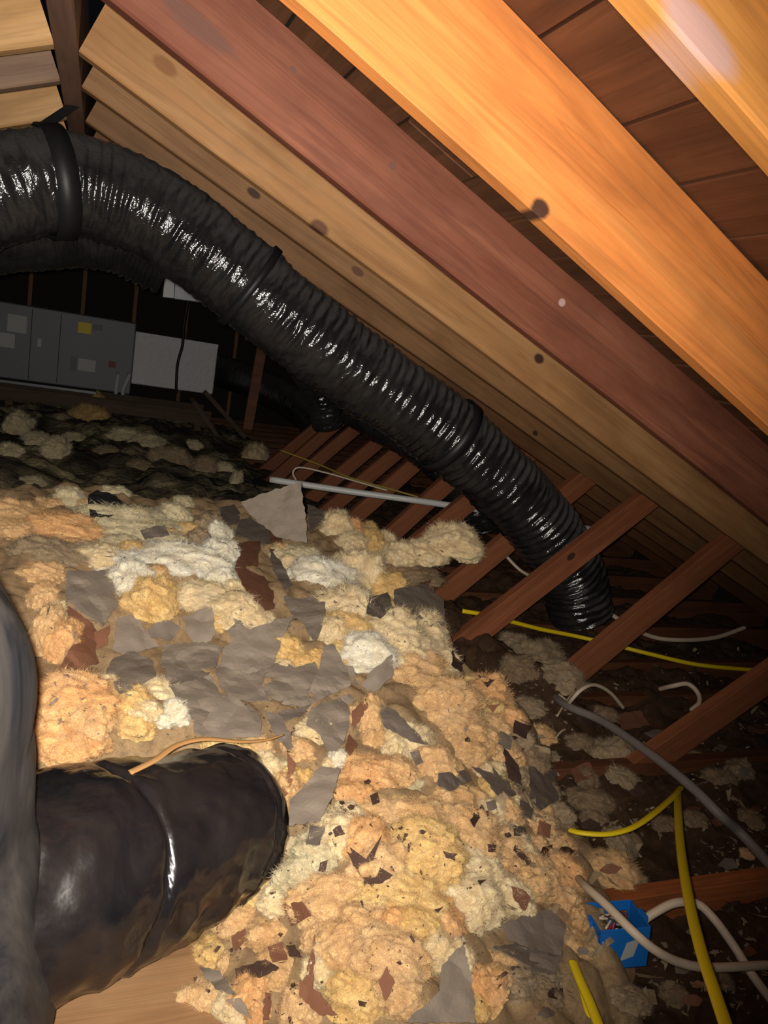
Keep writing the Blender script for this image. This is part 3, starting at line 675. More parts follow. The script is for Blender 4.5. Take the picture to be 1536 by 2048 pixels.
for i, (poly, m, lb, gr) in enumerate(GP):
    if lb: scrap(poly, m, lb, lift=.88, dep=(575, 1092) if i == 0 else None)
    else: wh = where(*poly[0]); scrap(poly, m, 'small torn grey paper scrap ' + wh, 'small grey paper scraps ' + wh, up=.3, lift=.85)
scrap([(130, 1206), (168, 1236), (200, 1260), (190, 1300), (198, 1326), (150, 1342), (118, 1334), (150, 1282)], RUST, 'dark red brown paper lining the hollow under the folded grey sheet', lift=.5)
RP = [([(478, 1085), (520, 1082), (515, 1140), (545, 1170), (548, 1217), (530, 1222), (492, 1182), (470, 1140)], RUST), ([(530, 1060), (560, 1050), (565, 1085), (540, 1105)], RUST), ([(182, 1270), (220, 1250), (215, 1290), (190, 1300)], RUST),
      ([(705, 1422), (732, 1398), (737, 1410), (706, 1462)], RUST), ([(698, 1468), (716, 1490), (700, 1512), (690, 1500)], RUST), ([(575, 1505), (592, 1530), (585, 1560), (560, 1620), (556, 1600), (575, 1545)], RUST),
      ([(565, 1808), (602, 1803), (622, 1832), (582, 1852)], RUST), ([(464, 1872), (490, 1857), (496, 1875), (470, 1902)], RUST), ([(612, 1950), (629, 1868), (626, 1980), (652, 2012), (600, 1972)], RUST), ([(600, 1960), (640, 1985), (675, 2030), (640, 2030), (598, 1990)], RUST),
      ([(757, 1962), (774, 1933), (790, 1965), (770, 2002)], RUST), ([(535, 1895), (565, 1885), (575, 1920), (545, 1925)], RUST), ([(1022, 1773), (1046, 1780), (1061, 1795), (1050, 1822), (1030, 1802)], RUST), ([(974, 1412), (1001, 1407), (985, 1426)], RUST), ([(530, 1985), (542, 1988), (538, 2040), (525, 2040)], RUST), ([(360, 1845), (400, 1840), (420, 1855), (370, 1862)], RUST),
      ([(840, 1165), (862, 1160), (858, 1185), (842, 1190)], RUST), ([(1140, 1535), (1180, 1525), (1190, 1555), (1150, 1565)], RUST), ([(1230, 1430), (1280, 1420), (1300, 1450), (1245, 1462)], RUST)]
for poly, m in RP: wh = where(*poly[0]); scrap(poly, m, 'rust brown torn paper shred ' + wh, 'rust brown paper shreds ' + wh, up=.3, crump=.006, lift=.8)
DP = [([(693, 1703), (725, 1714), (760, 1754), (786, 1750), (765, 1766), (735, 1768), (714, 1742)], 'long dark brown tar paper shred like a bent leaf on the lower heap'), ([(470, 1937), (530, 1920), (558, 1936), (520, 1956), (472, 1958)], 'dark brown folded paper leaf at the heap foot'),
      ([(572, 1892), (590, 1890), (605, 1915), (575, 1912)], None), ([(885, 1702), (915, 1708), (905, 1718), (892, 1716)], None), ([(975, 1688), (992, 1690), (990, 1704), (976, 1704)], None), ([(955, 1762), (972, 1760), (960, 1770)], None), ([(868, 1820), (886, 1814), (876, 1826)], None), ([(940, 1640), (962, 1610), (970, 1620), (948, 1655)], None),
      ([(1030, 1690), (1068, 1725), (1060, 1732), (1026, 1700)], None), ([(1085, 1695), (1105, 1690), (1100, 1715), (1080, 1712)], None), ([(740, 1592), (755, 1585), (760, 1605), (745, 1610)], None), ([(650, 1600), (665, 1590), (662, 1610)], None), ([(665, 1660), (680, 1650), (690, 1668), (670, 1675)], None), ([(640, 1725), (655, 1720), (650, 1745), (636, 1742)], None),
      ([(955, 1350), (990, 1360), (975, 1375)], None)]
for i in range(12):
    r = random.Random(400 + i); x = r.uniform(560, 1130); y = r.uniform(1420, 1990); s = r.uniform(3, 8); a = r.uniform(0, 6.28)
    DP.append(([(x + s * math.cos(a + t) * r.uniform(.6, 1.3), y + s * .7 * math.sin(a + t) * r.uniform(.6, 1.3)) for t in (0, 1.3, 2.5, 3.8, 5.1)], None))
for poly, lb in DP:
    if lb: scrap(poly, DARKP, lb, up=.3)
    else: wh = where(*poly[0]); scrap(poly, DARKP, 'small dark brown paper fleck ' + wh, 'dark paper flecks ' + wh, up=.4, crump=.003)
def crumbs(name, n, x0, x1, y0, y1, mat, label, cat, seed, s0, s1):
    r = random.Random(seed); bm = bmesh.new(); k = 0
    while k < n:
        px = r.uniform(x0, x1); py = r.uniform(y0, y1); k += 1
        h = hit(px, py, ALL)
        if h is None or noise.noise(Vector((px * .008, py * .008, seed))) < -.15: continue
        sz = r.uniform(s0, s1) * (1 if r.random() < .85 else 2.2); u = Vector((r.gauss(0, 1), r.gauss(0, 1), r.gauss(0, .5))).normalized(); v = u.cross(Vector((r.gauss(0, .4), r.gauss(0, .4), 1))).normalized(); w_ = u.cross(v)
        c_ = h + Vector((0, 0, sz * .35)); L = r.uniform(1, 2.6)
        vv = [bm.verts.new(c_ + u * (sz * L * a) + v * (sz * b) + w_ * (sz * .35 * d)) for a, b, d in ((-1, -.4, 0), (.8, -.7, .3), (1, .5, -.2), (-.5, .8, .2), (0, 0, 1.2))]
        for f in ((0, 1, 4), (1, 2, 4), (2, 3, 4), (3, 0, 4), (3, 2, 1, 0)): bm.faces.new([vv[i] for i in f])
    o = obj(name, bm, mat); o['kind'] = 'stuff'; return tag(o, label, cat)
crumbs('brown_crumbs', 1000, 380, 1150, 1380, 2046, DARKP, 'tiny dark brown crumbs sprinkled over the lower heap', 'crumbs', 3, .0008, .0024)
crumbs('grey_crumbs', 900, 90, 1000, 1000, 1480, GREY2, 'tiny grey paper crumbs sprinkled over the upper heap', 'crumbs', 5, .0014, .0036)
crumbs('pale_crumbs', 1300, 1000, 1536, 1300, 2046, FM['taupe'], 'pale fibreglass crumbs sprinkled over the dark floor debris', 'crumbs', 8, .0018, .006)
for poly, m in (([(1005, 1492), (1036, 1530), (1044, 1572), (1016, 1556)], DARKP), ([(1030, 1440), (1062, 1452), (1052, 1478), (1026, 1466)], DARKP), ([(1000, 1462), (1026, 1476), (1020, 1500), (996, 1488)], GREY2), ([(1078, 1640), (1102, 1650), (1098, 1676), (1074, 1668)], RUST), ([(1040, 1600), (1070, 1612), (1062, 1640), (1036, 1630)], GREY2), ([(905, 1290), (928, 1310), (922, 1345), (902, 1330)], DARKP)):
    scrap(poly, m, {'dark_kraft_paper': 'dark brown', 'grey_kraft_paper_dull': 'dull grey', 'rust_kraft_paper': 'rust brown'}[m.name] + ' crumpled rag of paper on the steep edge of the heap by the debris', 'paper rags on the heap edge', up=.5, lift=.9)
scrap([(177, 990), (195, 980), (232, 992), (262, 1030), (180, 1036)], BLK, 'crumpled black paper at the far crest of the heap', up=.3)
scrap([(468, 965), (520, 955), (545, 968), (488, 996)], BLK, 'black paper flap behind the large upright grey sheet', up=.3)
for i in range(34):                                       # shreds lying in the debris on the right
    r = random.Random(900 + i); x = r.uniform(1090, 1520); y = r.uniform(1400, 2030); s = r.uniform(8, 22); a = r.uniform(0, 6.28)
    poly = [(x + s * math.cos(a + t) * r.uniform(.6, 1.3), y + s * .6 * math.sin(a + t) * r.uniform(.6, 1.3)) for t in (0, 1.1, 2.2, 3.3, 4.4, 5.4)]
    scrap(poly, r.choice((DARKP, RUST, GREY2)), 'torn scrap of dirty paper in the dark floor debris', 'paper scraps in the floor debris', up=.2)

# ------------------------------------------------------------------ ducts
SHINY = plastic('black_duct_jacket', (.010, .010, .011), rough=.10, dust=(.13, .125, .12), dust_amt=.14, bs=170, bstr=.3, spec=1.0, top=.8, rd=.3)
def wrinkled(R, pitch=.034, amp=.0010, seed=0.0, wr=.010):
    o = Vector((seed, seed * 2, 1))
    def f(t, a, s):
        ca, sa = math.cos(a), math.sin(a); sk = s + .012 * math.sin(a + seed)
        ring = math.cos(2 * math.pi * (sk / pitch))
        w0 = noise.noise(Vector((ca * 1.1, sa * 1.1, s * 7)) + o)
        w1 = noise.noise(Vector((ca * 1.6, sa * 1.6, sk * 48)) + o); w2 = noise.noise(Vector((ca * 5, sa * 5, s * 70)) + o); w3 = noise.noise(Vector((ca * 11, sa * 11, s * 90)) + o)
        am = amp + .0034 * max(0.0, min(1.0, (t - .38) * 2.2)) * (1 if R > .135 else 0)
        return R * (1 + .045 * w0) + am * ring * (.75 + 1.2 * w0) + .0040 * w1 + .0034 * w2 + .0017 * w3
    return f
def duct(pts, R, label, n=500, sides=56, seed=0.0, mat=None, group=None, pitch=.034):
    P = catmull(pts, n); base = P[-1].copy()
    bm = bmesh.new(); tube(bm, [p - base for p in P], wrinkled(R, seed=seed, pitch=pitch), sides)
    o = obj('flex_duct', bm, mat or SHINY, smooth=True); o.location = base
    tag(o, label, 'duct', group); return o, P
DP_ = [(-250, 520, 2.3), (-90, 415, 2.36), (40, 372, 2.4), (160, 372, 2.44), (300, 425, 2.46), (450, 532, 2.46), (580, 640, 2.45), (720, 745, 2.45), (870, 848, 2.45), (1000, 962, 2.44), (1085, 1055, 2.44), (1140, 1145, 2.45), (1160, 1225, 2.45)]
main, MP = duct([PY(*t) for t in DP_] , .137, 'long shiny black flexible duct sweeping down along the rafters', n=1500, sides=72)
duct([PY(412, 735, 7.8), PY(440, 742, 7.75), PY(500, 762, 7.4), PY(560, 790, 6.9), PY(610, 820, 6.5), PY(640, 850, 6.2)], .16, 'black flexible duct leaving the foil-covered plenum', n=200, seed=3)
duct([PY(560, 650, 3.9), PY(592, 700, 3.9), PY(618, 750, 3.9), PY(645, 800, 3.92), PY(655, 850, 3.95)], .085, 'short black duct dropping to the far row of struts', n=200, seed=6)
duct([PY(700, 800, 3.8), PY(790, 850, 3.7), PY(860, 895, 3.62), PY(915, 945, 3.55), PY(950, 1010, 3.5), PY(960, 1050, 3.5)], .13, 'black duct behind the struts over the white pipe', n=250, seed=9)
duct([PY(-160, 490, 3.0), PY(-20, 460, 3.05), PY(120, 452, 3.1), PY(230, 462, 3.1), PY(340, 510, 3.1)], .15, 'thick black duct in the dark under the long duct near the ridge', n=250, seed=12)

# straps round the long duct
STM = plain('strap_plastic', (.012, .012, .013), .5, spec=.4)
def strap(px, py, label, hang=None, w_=.022):
    k = min(range(len(MP)), key=lambda i: (MP[i] - PY(px, py, 2.45)).length)
    p = MP[k]; t = (MP[k + 3] - MP[k - 3]).normalized(); u = Vector((0, 0, 1)); u = (u - t * u.dot(t)).normalized(); v = t.cross(u)
    root = thing('duct_strap', label, 'strap', p)
    bm = bmesh.new(); n = 48; R1 = .147; rings = []
    for i in range(n):
        a = 2 * math.pi * i / n; d = u * math.cos(a) + v * math.sin(a)
        rings.append([bm.verts.new(d * r + t * s) for r, s in ((R1, -w_), (R1 + .004, -w_), (R1 + .004, w_), (R1, w_))])
    for i in range(n):
        a, b = rings[i], rings[(i + 1) % n]
        for q in range(4): bm.faces.new((a[q], a[(q + 1) % 4], b[(q + 1) % 4], b[q]))
    obj('loop', bm, STM, root, True)
    if hang is not None:
        a = u * R1; b = hang - p; bm = bmesh.new(); dn = (b - a); s = t * w_ * .6
        nn = dn.cross(t).normalized() * .002
        q = [bm.verts.new(x) for x in (a - s - nn, a + s - nn, b + s - nn, b - s - nn, a - s + nn, a + s + nn, b + s + nn, b - s + nn)]
        for f in ((0, 1, 2, 3), (7, 6, 5, 4), (0, 4, 5, 1), (1, 5, 6, 2), (2, 6, 7, 3), (3, 7, 4, 0)): bm.faces.new([q[j] for j in f])
        obj('hanger_tail', bm, STM, root)
    return root
strap(900, 868, 'black strap looped round the middle of the long duct', hang=None, w_=.02)
strap(105, 372, 'black hanger strap holding the long duct up to the ridge board', hang=Vector((-.11, 2.38, zr(RX) - .014)), w_=.03)
strap(500, 570, 'narrow black strap on the upper run of the long duct', hang=None, w_=.012)

# black wrapped duct end lying on the board, lower left
BAG = plastic('black_plastic_wrap', (.008, .0075, .009), rough=.15, dust=(.034, .026, .022), dust_amt=.5, bs=26, bstr=.4, spec=.7, rd=.25)
def bagr(t, a, s):
    o = Vector((4, 2, 7)); ca, sa = math.cos(a), math.sin(a)
    r = (.175 - .035 * min(1, t * 1.1)) * (1 + .07 * noise.noise(Vector((ca, sa, s * 5)) + o)) + .009 * (.4 - abs(noise.noise(Vector((ca * 1.6, sa * 1.6, s * 16 + a * .8)) + o)) * 1.5) + .004 * noise.noise(Vector((ca * 3, sa * 3, s * 34 + ca * 3)) + o) + .0025 * noise.noise(Vector((ca * 9, sa * 9, s * 22)) + o)
    r *= 1 - .07 * ca + .10 * max(0, sa) * max(0, -ca)
    for c0, wd, dp in ((.30, .006, .008), (.52, .005, .007), (.60, .004, .004)):
        r -= dp * math.exp(-((s - c0 - .02 * math.sin(a * 2)) / wd) ** 2)
    if t > .84: r *= max(.28, 1 - ((t - .84) / .16) ** 2.2 * .6)
    return r
bp = [PZ(-230, 1830, .345), PZ(-60, 1790, .345), PZ(110, 1745, .34), PZ(290, 1690, .325), PZ(430, 1645, .31), PZ(525, 1630, .285)]
P = catmull(bp, 190); base = P[0].copy(); base.z = .17
bm = bmesh.new(); tube(bm, [p - base for p in P], bagr, 72, flat=.95)
root = thing('wrapped_duct', 'fat black plastic-wrapped duct end with glossy creases lying on the plywood', 'duct', base)
obj('plastic_jacket', bm, BAG, root, True)
e = PZ(515, 1712, .22); bm = bmesh.new(); tube(bm, [x - base for x in catmull([e + Vector((-.1, .02, .01)), e, e + Vector((.045, -.005, -.004)), e + Vector((.055, -.006, -.006))], 14)],
     lambda t, a, s: .030 * (1 if t < .85 else max(.3, 1 - (t - .85) * 4)), 20)
obj('pipe_stub', bm, BAG, root, True)

# dusty black duct rising close by on the left
DUSTY = plastic('dusty_black_jacket', (.010, .012, .017), rough=.4, dust=(.085, .07, .056), dust_amt=.8, bs=18, bstr=.35, spec=.4, streak=.35)
def dusr(t, a, s):
    o = Vector((1, 8, 3)); ca, sa = math.cos(a), math.sin(a)
    r = (.168 - .034 * min(1, max(0, (s - .12) / .22))) * (1 + .06 * noise.noise(Vector((ca * 1.3, sa * 1.3, s * 4.5)) + o)) + .010 * noise.noise(Vector((ca * 2, sa * 2, s * 11)) + o) + .003 * noise.noise(Vector((ca * 8, sa * 8, s * 14)) + o)
    return r
q0 = PY(-190, 1700, .93)
DL = [Vector((q0.x + .015, q0.y - .02, .0)), Vector((q0.x + .02, q0.y - .01, .2)), Vector((q0.x + .01, q0.y, .4)), Vector((q0.x, q0.y, .62)), Vector((q0.x - .015, q0.y + .01, .74)), Vector((q0.x - .16, q0.y + .03, .84)), Vector((q0.x - .45, q0.y + .05, .87))]
P = catmull(DL, 150); base = P[0].copy(); base.z = .17
bm = bmesh.new(); tube(bm, [p - base for p in P if p.z > .165 ], dusr, 84, ref=Vector((1, 0, 0)))
o = obj('flex_duct', bm, DUSTY, smooth=True); o.location = base
tag(o, 'dusty grey-black plastic duct standing upright beside the heap and bending away', 'duct')

# plywood under them
PW = wood('plywood', (.50, .31, .16), (.40, .23, .11), (.27, .14, .065), seed=15)
bm = bmesh.new(); box(bm, -.9, .33, .5, 1.16, .1405, .158, .001)
tag(obj('plywood_board', bm, PW), 'tan plywood walking board under the wrapped black duct', 'plywood')

# straw-like wood sliver
def cable(name, pts, r, mat, label, cat, n=80, flat=1.0, sides=10, group=None, taper=False):
    P = catmull(pts, n); base = P[0].copy(); bm = bmesh.new()
    rad = (lambda t, a, s: r * (1 - .75 * abs(t) ** 3)) if taper else r
    tube(bm, [p - base for p in P], rad, sides, flat=flat)
    o = obj(name, bm, mat, smooth=True); o.location = base
    return tag(o, label, cat, group)
SLV = plain('pale_wood_sliver', (.42, .22, .08), .6)
cable('wood_sliver', [PZ(260, 1545, .472), PZ(310, 1520, .475), PZ(355, 1490, .478), PZ(410, 1478, .475), PZ(480, 1483, .46), PZ(530, 1480, .452), PZ(568, 1469, .45)], .0062, SLV, 'thin bent pale wood sliver lying over the wrapped duct and heap', 'wood sliver', flat=.5, taper=True)

# ------------------------------------------------------------------ furnace and what stands round it
FY = 7.5
root = thing('furnace', 'dark grey horizontal furnace cabinet with stickers at the far end', 'furnace', PY(100, 770, FY))
b0 = root.location.copy()
CAB = plain('furnace_steel', (.20, .21, .23), .5, .1, sc=4, var=.1)
zt = PY(60, 612, FY).z; zb = PY(100, 768, FY).z; x1 = PY(268, 700, FY).x; x0 = -2.2
def fpart(name, mat, px0, py0, px1, py1, dy=.004, th=.006):
    a = PY(px0, py0, FY); b = PY(px1, py1, FY); bm = bmesh.new()
    box(bm, min(a.x, b.x) - b0.x, max(a.x, b.x) - b0.x, -dy - th, -dy + .003, min(a.z, b.z) - b0.z, max(a.z, b.z) - b0.z, .001)
    return obj(name, mat, root) if False else obj(name, bm, mat, root)
bm = bmesh.new(); box(bm, x0 - b0.x, x1 - b0.x, 0, .62, zb - b0.z, zt - b0.z, .01); obj('cabinet', bm, CAB, root)
LBL = plain('pale_label', (.55, .55, .56), .6, var=.05); YEL = plain('yellow_sticker', (.85, .62, .04), .5, var=.05); REDM = plain('red_tag', (.25, .05, .05), .5); GRYM = plain('grey_label', (.22, .22, .25), .6)
fpart('label_sheet', LBL, 16, 627, 53, 668); fpart('label_sheet', LBL, 0, 664, 29, 697); fpart('yellow_sticker', YEL, 157, 643, 182, 669); fpart('grey_sticker', GRYM, 186, 648, 205, 662)
fpart('wiring_label', LBL, 157, 716, 190, 745); fpart('side_label', GRYM, 143, 712, 152, 742); fpart('red_tag', REDM, 218, 722, 231, 736); h_ = fpart('door_handle', LBL, 76, 676, 83, 694, .02, .02)
bm = bmesh.new(); a = PY(-200, 700, FY).x; xr = PY(200, 700, FY).x
box(bm, a - b0.x - .3, xr - b0.x, -.06, .66, -.03, 0.0, .004); obj('drain_pan', bm, plain('galvanised', (.16, .17, .18), .4, .5), root)
for px in (60, 118):
    p = PY(px, 700, FY); bm = bmesh.new(); box(bm, p.x - b0.x - .003, p.x - b0.x + .003, -.006, 0, zb - b0.z + .02, zt - b0.z - .02); obj('panel_seam', bm, plain('seam_dark', (.03, .03, .035), .6), root)
for px0, py0, px1, py1 in ((232, 778, 236, 752), (246, 780, 258, 752)):
    bm = bmesh.new(); tube(bm, [x - b0 for x in catmull([PY(px0, py0 + 10, FY - .06), PY(px0, py0, FY - .06), PY(px1, py1, FY - .05), PY(px1, py1 - 4, FY)], 12)], .018, 10)
    obj('drain_pipe', bm, LBL, root, True)
root2 = thing('plenum', 'silver foil-faced plenum box joined to the furnace', 'plenum', PY(275, 770, FY))
c0 = root2.location.copy()
FOIL = N('crinkled_foil'); _g = FOIL.n('ShaderNodeNewGeometry'); FOIL.bump(FOIL.noise(_g.outputs['Position'], 22, 5, .7), .7, .03); FOIL = FOIL.out((.85, .85, .88), .45, .15)
a = PY(272, 660, FY); b = PY(426, 770, FY); zt2 = PY(350, 676, FY).z; zb2 = PY(350, 778, FY).z
bm = bmesh.new(); box(bm, a.x - c0.x, b.x - c0.x, -.05, .6, zb2 - c0.z, zt2 - c0.z, .008); obj('foil_box', bm, FOIL, root2)
bm = bmesh.new(); box(bm, a.x - c0.x + .003, a.x - c0.x + .10, -.056, -.049, zb2 - c0.z + .01, zt2 - c0.z - .008, .001); obj('foil_tape', bm, FOIL, root2)
bm = bmesh.new(); box(bm, a.x - c0.x, b.x - c0.x, -.058, -.049, zt2 - c0.z - .035, zt2 - c0.z + .004, .001); obj('foil_tape', bm, FOIL, root2)
BLC = plain('black_cable', (.02, .02, .02), .5)
cable('hanging_cable', [PY(378, 590, FY - .08), PY(368, 650, FY - .08), PY(365, 690, FY - .08), PY(355, 730, FY - .08), PY(352, 785, FY - .08)], .014, BLC, 'dark cable hanging down the front of the silver plenum', 'cable')
# timber stand
TM = wood('stand_wood', (.20, .13, .08), (.14, .085, .05), (.08, .045, .025), seed=19)
root3 = thing('furnace_stand', 'dark timber stand with sloping braces carrying the furnace', 'stand', (0, FY, .2)); c0 = root3.location.copy()
zs = PY(100, 770, FY).z - .033
def beam(bm, p, q, wd=.045, dp=.045):
    p = p - c0; q = q - c0; d = (q - p).normalized(); s = Vector((0, 1, 0)); s = (s - d * s.y).normalized() if abs(d.y) < .95 else Vector((1, 0, 0)); u = d.cross(s)
    v = [bm.verts.new(c_ + s * dp * i + u * wd * j) for c_ in (p, q) for i, j in ((-1, -1), (1, -1), (1, 1), (-1, 1))]
    for f in ((0, 1, 2, 3), (7, 6, 5, 4), (0, 4, 5, 1), (1, 5, 6, 2), (2, 6, 7, 3), (3, 7, 4, 0)): bm.faces.new([v[i] for i in f])
for y_ in (FY - .0, FY + .6):
    bm = bmesh.new(); beam(bm, Vector((-2.0, y_, zs - .09)), Vector((b.x, y_, zs - .09)), .09, .02); obj('rail', bm, TM, root3)
for x_ in (-1.6, -.7, .15, b.x - .1):
    for y_ in (FY + .05, FY + .55):
        bm = bmesh.new(); beam(bm, Vector((x_, y_, .02)), Vector((x_, y_, zs - .18))); obj('post', bm, TM, root3)
bm = bmesh.new(); beam(bm, PY(408, 782, FY - .05), PY(488, 872, FY - .1), .03, .03); obj('brace', bm, TM, root3)
bm = bmesh.new(); beam(bm, PY(385, 800, FY - .06), PY(440, 880, FY - .1), .03, .03); obj('brace', bm, TM, root3)
# metal vent box on the gable and a leaning post
root4 = thing('vent_box', 'grey sheet-metal vent box high in the dark beyond the plenum', 'vent box', PY(372, 600, 5.6)); c0v = root4.location.copy()
a = PY(328, 545, 5.6); b_ = PY(418, 600, 5.6); bm = bmesh.new()
p8 = [PY(330, 546, 5.6), PY(350, 545, 5.6), PY(348, 596, 5.6), PY(326, 594, 5.6)]
MT = plain('vent_metal', (.26, .27, .29), .4, .4); MT2 = plain('vent_metal_light', (.42, .42, .43), .45, .3)
v = [bm.verts.new(x - c0v) for x in p8] + [bm.verts.new(x - c0v + Vector((.0, .2, 0))) for x in p8]
for f in ((0, 1, 2, 3), (7, 6, 5, 4), (0, 4, 5, 1), (1, 5, 6, 2), (2, 6, 7, 3), (3, 7, 4, 0)): bm.faces.new([v[i] for i in f])
bmesh.ops.recalc_face_normals(bm, faces=bm.faces[:]); obj('louvre_face', bm, MT2, root4)
bm = bmesh.new(); p8 = [PY(351, 560, 5.6), PY(372, 556, 5.6), PY(417, 578, 5.6), PY(416, 606, 5.6), PY(349, 597, 5.6)]
v = [bm.verts.new(x - c0v) for x in p8]; v2 = [bm.verts.new(x - c0v + Vector((0, .3, 0))) for x in p8]; bm.faces.new(v); bm.faces.new(v2[::-1])
for i in range(5): bm.faces.new((v[i], v2[i], v2[(i + 1) % 5], v[(i + 1) % 5]))
bmesh.ops.recalc_face_normals(bm, faces=bm.faces[:]); obj('hood', bm, MT, root4)
bm = bmesh.new(); a_ = PY(372, 560, 5.7); box(bm, a_.x - c0v.x - .01, a_.x - c0v.x + .01, .08, .1, .1, zr(a_.x) - c0v.z); obj('hanger_rod', bm, MT, root4)
c0 = Vector((0, 0, 0)); a = PY(520, 715, 6.0); b_ = PY(494, 862, 6.0); b_.z = max(.16, b_.z)
c0 = b_.copy(); bm = bmesh.new(); beam(bm, b_, a + (a - b_) * .25, .055, .025)
o = obj('timber_post', bm, WDARK); o.location = b_; tag(o, 'brown timber post leaning past the plenum duct', 'post')

# ------------------------------------------------------------------ pipes, cables, outlet box
PVC = plain('white_pvc', (.62, .62, .60), .35, var=.12); YCB = plain('yellow_cable_jacket', (.80, .60, .015), .4, var=.1); WCB = plain('white_cable_jacket', (.62, .50, .37), .5, var=.2); GCB = plain('grey_cable_jacket', (.22, .19, .17), .5, var=.3); DYC = plain('dirty_yellow_jacket', (.42, .30, .05), .5, var=.3)
p0 = PY(560, 955, 3.62)
cable('pipe', [PY(540, 959, 3.5), PY(700, 983, 3.36), PY(860, 1005, 3.22), PY(1060, 1035, 3.1), PY(1200, 1062, 3.06)], .016, PVC, 'white plastic pipe running behind the struts', 'pipe', n=40)
cable('cable', [PY(592, 960, 3.7), PY(586, 945, 3.7), PY(600, 935, 3.7), PY(650, 945, 3.65), PY(720, 965, 3.6), PY(775, 981, 3.55)], .005, WCB, 'thin pale wire ending in a hooked loop above the white pipe', 'cable')
cable('cable', [PY(560, 900, 4.2), PY(640, 930, 4.0), PY(700, 955, 3.8), PY(780, 978, 3.6), PY(850, 998, 3.5)], .005, DYC, 'thin yellowish wire slanting down to the white pipe', 'cable')
cable('cable', [PZ(925, 1222, .30), PZ(960, 1228, .29), PZ(1010, 1240, .26), PZ(1080, 1258, .22), PZ(1150, 1272, .2), PZ(1220, 1288, .2), PZ(1300, 1308, .2), PZ(1400, 1330, .19), PZ(1530, 1342, .18)], .0085, YCB, 'yellow cable stretched behind the struts from the heap', 'cable', n=120)
cable('cable', [PY(1200, 1212, 2.6), PY(1240, 1240, 2.5), PY(1300, 1272, 2.45), PY(1360, 1280, 2.4), PY(1430, 1275, 2.4), PY(1490, 1255, 2.4)], .010, WCB, 'dim white cable sagging into the dark eave behind the long strut', 'cable')
cable('cable', [PY(1010, 1110, 2.75), PY(1040, 1140, 2.7), PY(1075, 1160, 2.6)], .007, WCB, 'short pale wire between two struts below the black duct', 'cable')
cable('cable', [PZ(1320, 1378, .2), PZ(1345, 1372, .24), PZ(1375, 1368, .26), PZ(1395, 1385, .24), PZ(1398, 1405, .2), PZ(1382, 1420, .16)], .008, WCB, 'white cable loop with black marks curling in the debris', 'cable')
cable('cable', [PZ(1130, 1420, .17), PZ(1143, 1400, .24), PZ(1165, 1378, .28), PZ(1190, 1370, .28), PZ(1220, 1385, .24), PZ(1247, 1416, .17)], .006, WCB, 'pale wire arched over the debris beside the grey cable', 'cable')
cable('cable', [PZ(1105, 1390, .18), PZ(1135, 1412, .21), PZ(1200, 1440, .23), PZ(1262, 1480, .25), PZ(1330, 1530, .26), PZ(1390, 1580, .26), PZ(1440, 1630, .24), PZ(1480, 1665, .2), PZ(1550, 1740, .17)], .0125, GCB, 'thick grey cable running down across the orange strut foot', 'cable', n=100)
cable('cable', [PZ(1140, 1660, .22), PZ(1165, 1666, .23), PZ(1215, 1668, .24), PZ(1265, 1655, .25), PZ(1310, 1625, .25), PZ(1348, 1592, .22), PZ(1362, 1575, .18)], .0085, YCB, 'short yellow cable curving up from the heap edge', 'cable', n=80, flat=.6)
cable('cable', [PZ(1356, 1585, .18), PZ(1356, 1620, .25), PZ(1362, 1700, .32), PZ(1378, 1800, .38), PZ(1402, 1900, .42), PZ(1430, 1985, .44), PZ(1462, 2080, .45)], .0095, YCB, 'long yellow cable running over the white cables', 'cable', n=100, flat=.6)
cable('cable', [PZ(1146, 1925, .25), PZ(1160, 1960, .26), PZ(1180, 2005, .27), PZ(1205, 2070, .28)], .0085, YCB, 'yellow cable stub beside the blue outlet box', 'cable', flat=.6)
cable('cable', [PZ(1150, 1936, .252), PZ(1163, 1975, .256), PZ(1176, 2022, .26), PZ(1186, 2034, .262)], .006, YCB, 'peeled end of yellow cable beside its stub', 'cable', flat=.6)
cable('cable', [PZ(1158, 1758, .26), PZ(1175, 1776, .31), PZ(1215, 1812, .335), PZ(1265, 1862, .34), PZ(1310, 1900, .32), PZ(1360, 1925, .29), PZ(1420, 1935, .27), PZ(1540, 1930, .25)], .0075, WCB, 'white cable lying across the blue outlet box', 'cable', n=90)
cable('cable', [PZ(1285, 1842, .22), PZ(1310, 1825, .24), PZ(1350, 1806, .26), PZ(1395, 1808, .26), PZ(1430, 1840, .25), PZ(1470, 1895, .22), PZ(1505, 1950, .2), PZ(1550, 2010, .17)], .0082, WCB, 'white cable arching out of the blue outlet box', 'cable', n=90)

# blue outlet box
BLU = plain('blue_box_plastic', (.012, .14, .48), .35, var=.1); BLU2 = BLU
bc = PZ(1228, 1868, .20)
root5 = thing('outlet_box', 'blue plastic electrical outlet box with a white sticker', 'outlet box', bc)
fz = math.atan2(RIGHT.y, RIGHT.x)
Rm = Matrix.Rotation(fz + math.radians(9), 4, 'Z') @ Matrix.Rotation(math.radians(-4), 4, 'X') @ Matrix.Rotation(math.radians(-6), 4, 'Y')
root5.rotation_euler = Rm.to_euler()
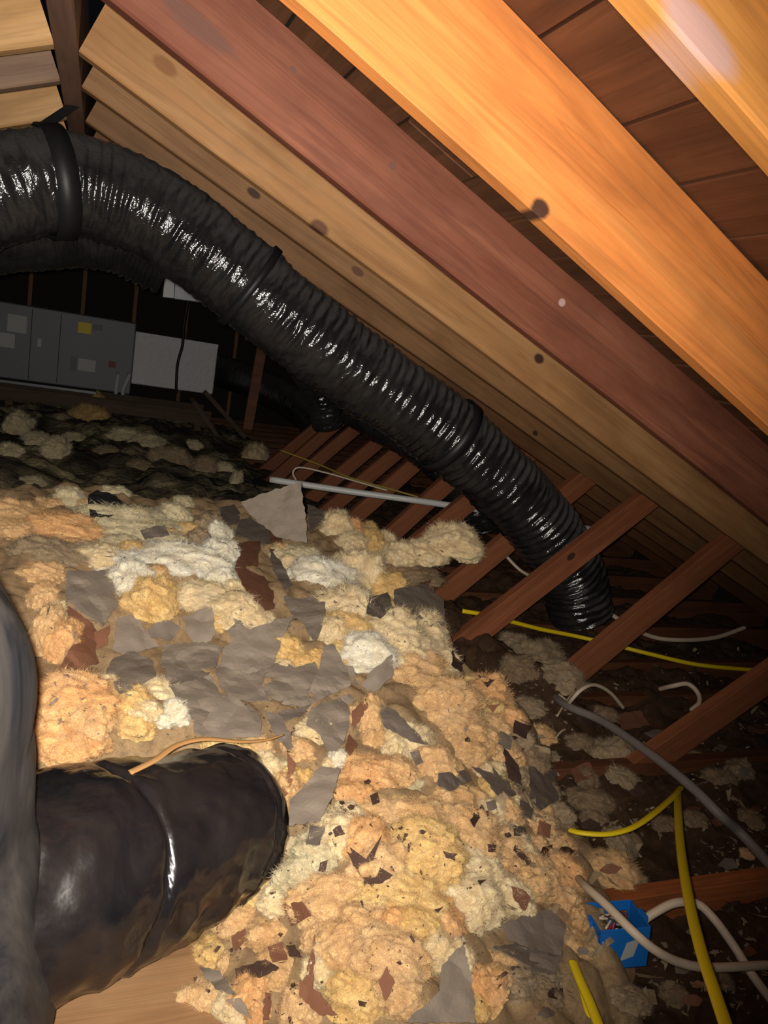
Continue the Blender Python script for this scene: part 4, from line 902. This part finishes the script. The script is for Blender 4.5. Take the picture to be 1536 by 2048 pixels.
# local: x along the box, y away from the viewer, z up (open side)
bw, bd, bh, t_ = .050, .038, .040, .0025
bm = bmesh.new()
def quadbox(bm, x0, x1, y0, y1, z0, z1): box(bm, x0, x1, y0, y1, z0, z1, .0008)
quadbox(bm, -bw, bw, -bd, bd, -bh, -bh + t_); quadbox(bm, -bw, bw, -bd, -bd + t_, -bh, bh); quadbox(bm, -bw, bw, bd - t_, bd, -bh, bh)
quadbox(bm, -bw, -bw + t_, -bd, bd, -bh, bh); quadbox(bm, bw - t_, bw, -bd, bd, -bh, bh)
obj('shell', bm, BLU, root5)
for s in (-1, 1):
    bm = bmesh.new(); quadbox(bm, s * bw - .009 * (s < 0), s * bw + .009 * (s > 0), -.012, .012, bh - .014, bh); obj('mounting_ear', bm, BLU, root5)
bm = bmesh.new(); tube(bm, [Vector((bw - .012, bd - .02, z)) for z in (bh - .012, bh - .004, bh + .003)], .013, 18); obj('screw_boss', bm, BLU, root5, True)
bm = bmesh.new(); tube(bm, [Vector((-bw + .008, -bd - y, .016)) for y in (0, .004)], .006, 14); obj('nail_guide', bm, BLU, root5, True)
bm = bmesh.new(); tube(bm, [Vector((-bw + .008, -bd - y, -.016)) for y in (0, .004)], .006, 14); obj('nail_guide', bm, BLU, root5, True)
bm = bmesh.new(); v = [bm.verts.new(x) for x in ((-.006, -bd - .0008, -.024), (.020, -bd - .0008, -.016), (.030, -bd - .0008, .020), (.004, -bd - .0008, .012))]
bm.faces.new(v); bmesh.ops.solidify(bm, geom=bm.faces[:], thickness=.0006); obj('white_sticker', bm, plain('sticker_white', (.75, .74, .70), .5, var=.05), root5)
cr_ = {'red': plain('red_wire', (.30, .03, .06), .4), 'white': WCB, 'black': BLC, 'bare': plain('copper', (.45, .2, .08), .35, .8)}
for k, cn in enumerate(('red', 'white', 'red', 'black', 'bare', 'white')):
    r = random.Random(k); pts = [Vector((r.uniform(-.035, .03), r.uniform(-.02, .02), z)) for z in (-.02, .01, .03, .036, .028)]
    bm = bmesh.new(); tube(bm, catmull(pts, 24), .0022, 8); obj('%s_wire' % cn, bm, cr_[cn], root5, True)

# straws of wood fibre in the debris
for i, (a, b) in enumerate((((1112, 1440), (1150, 1385)), ((1108, 1485), (1130, 1465)), ((1116, 1395), (1148, 1432)), ((1045, 1590), (1068, 1650)))):
    pa = hit(*a, ALL); pb2 = hit(*b, ALL)
    if pa and pb2:
        up_ = Vector((0, 0, .012)); cable('straw', [pa + up_, pa.lerp(pb2, .5) + up_ * 1.6, pb2 + up_], .0035, plain('straw_col', (.42, .32, .2), .7), 'short pale straw lying in the debris by the grey cable', 'straw', n=8, group='straws in the debris', sides=6)
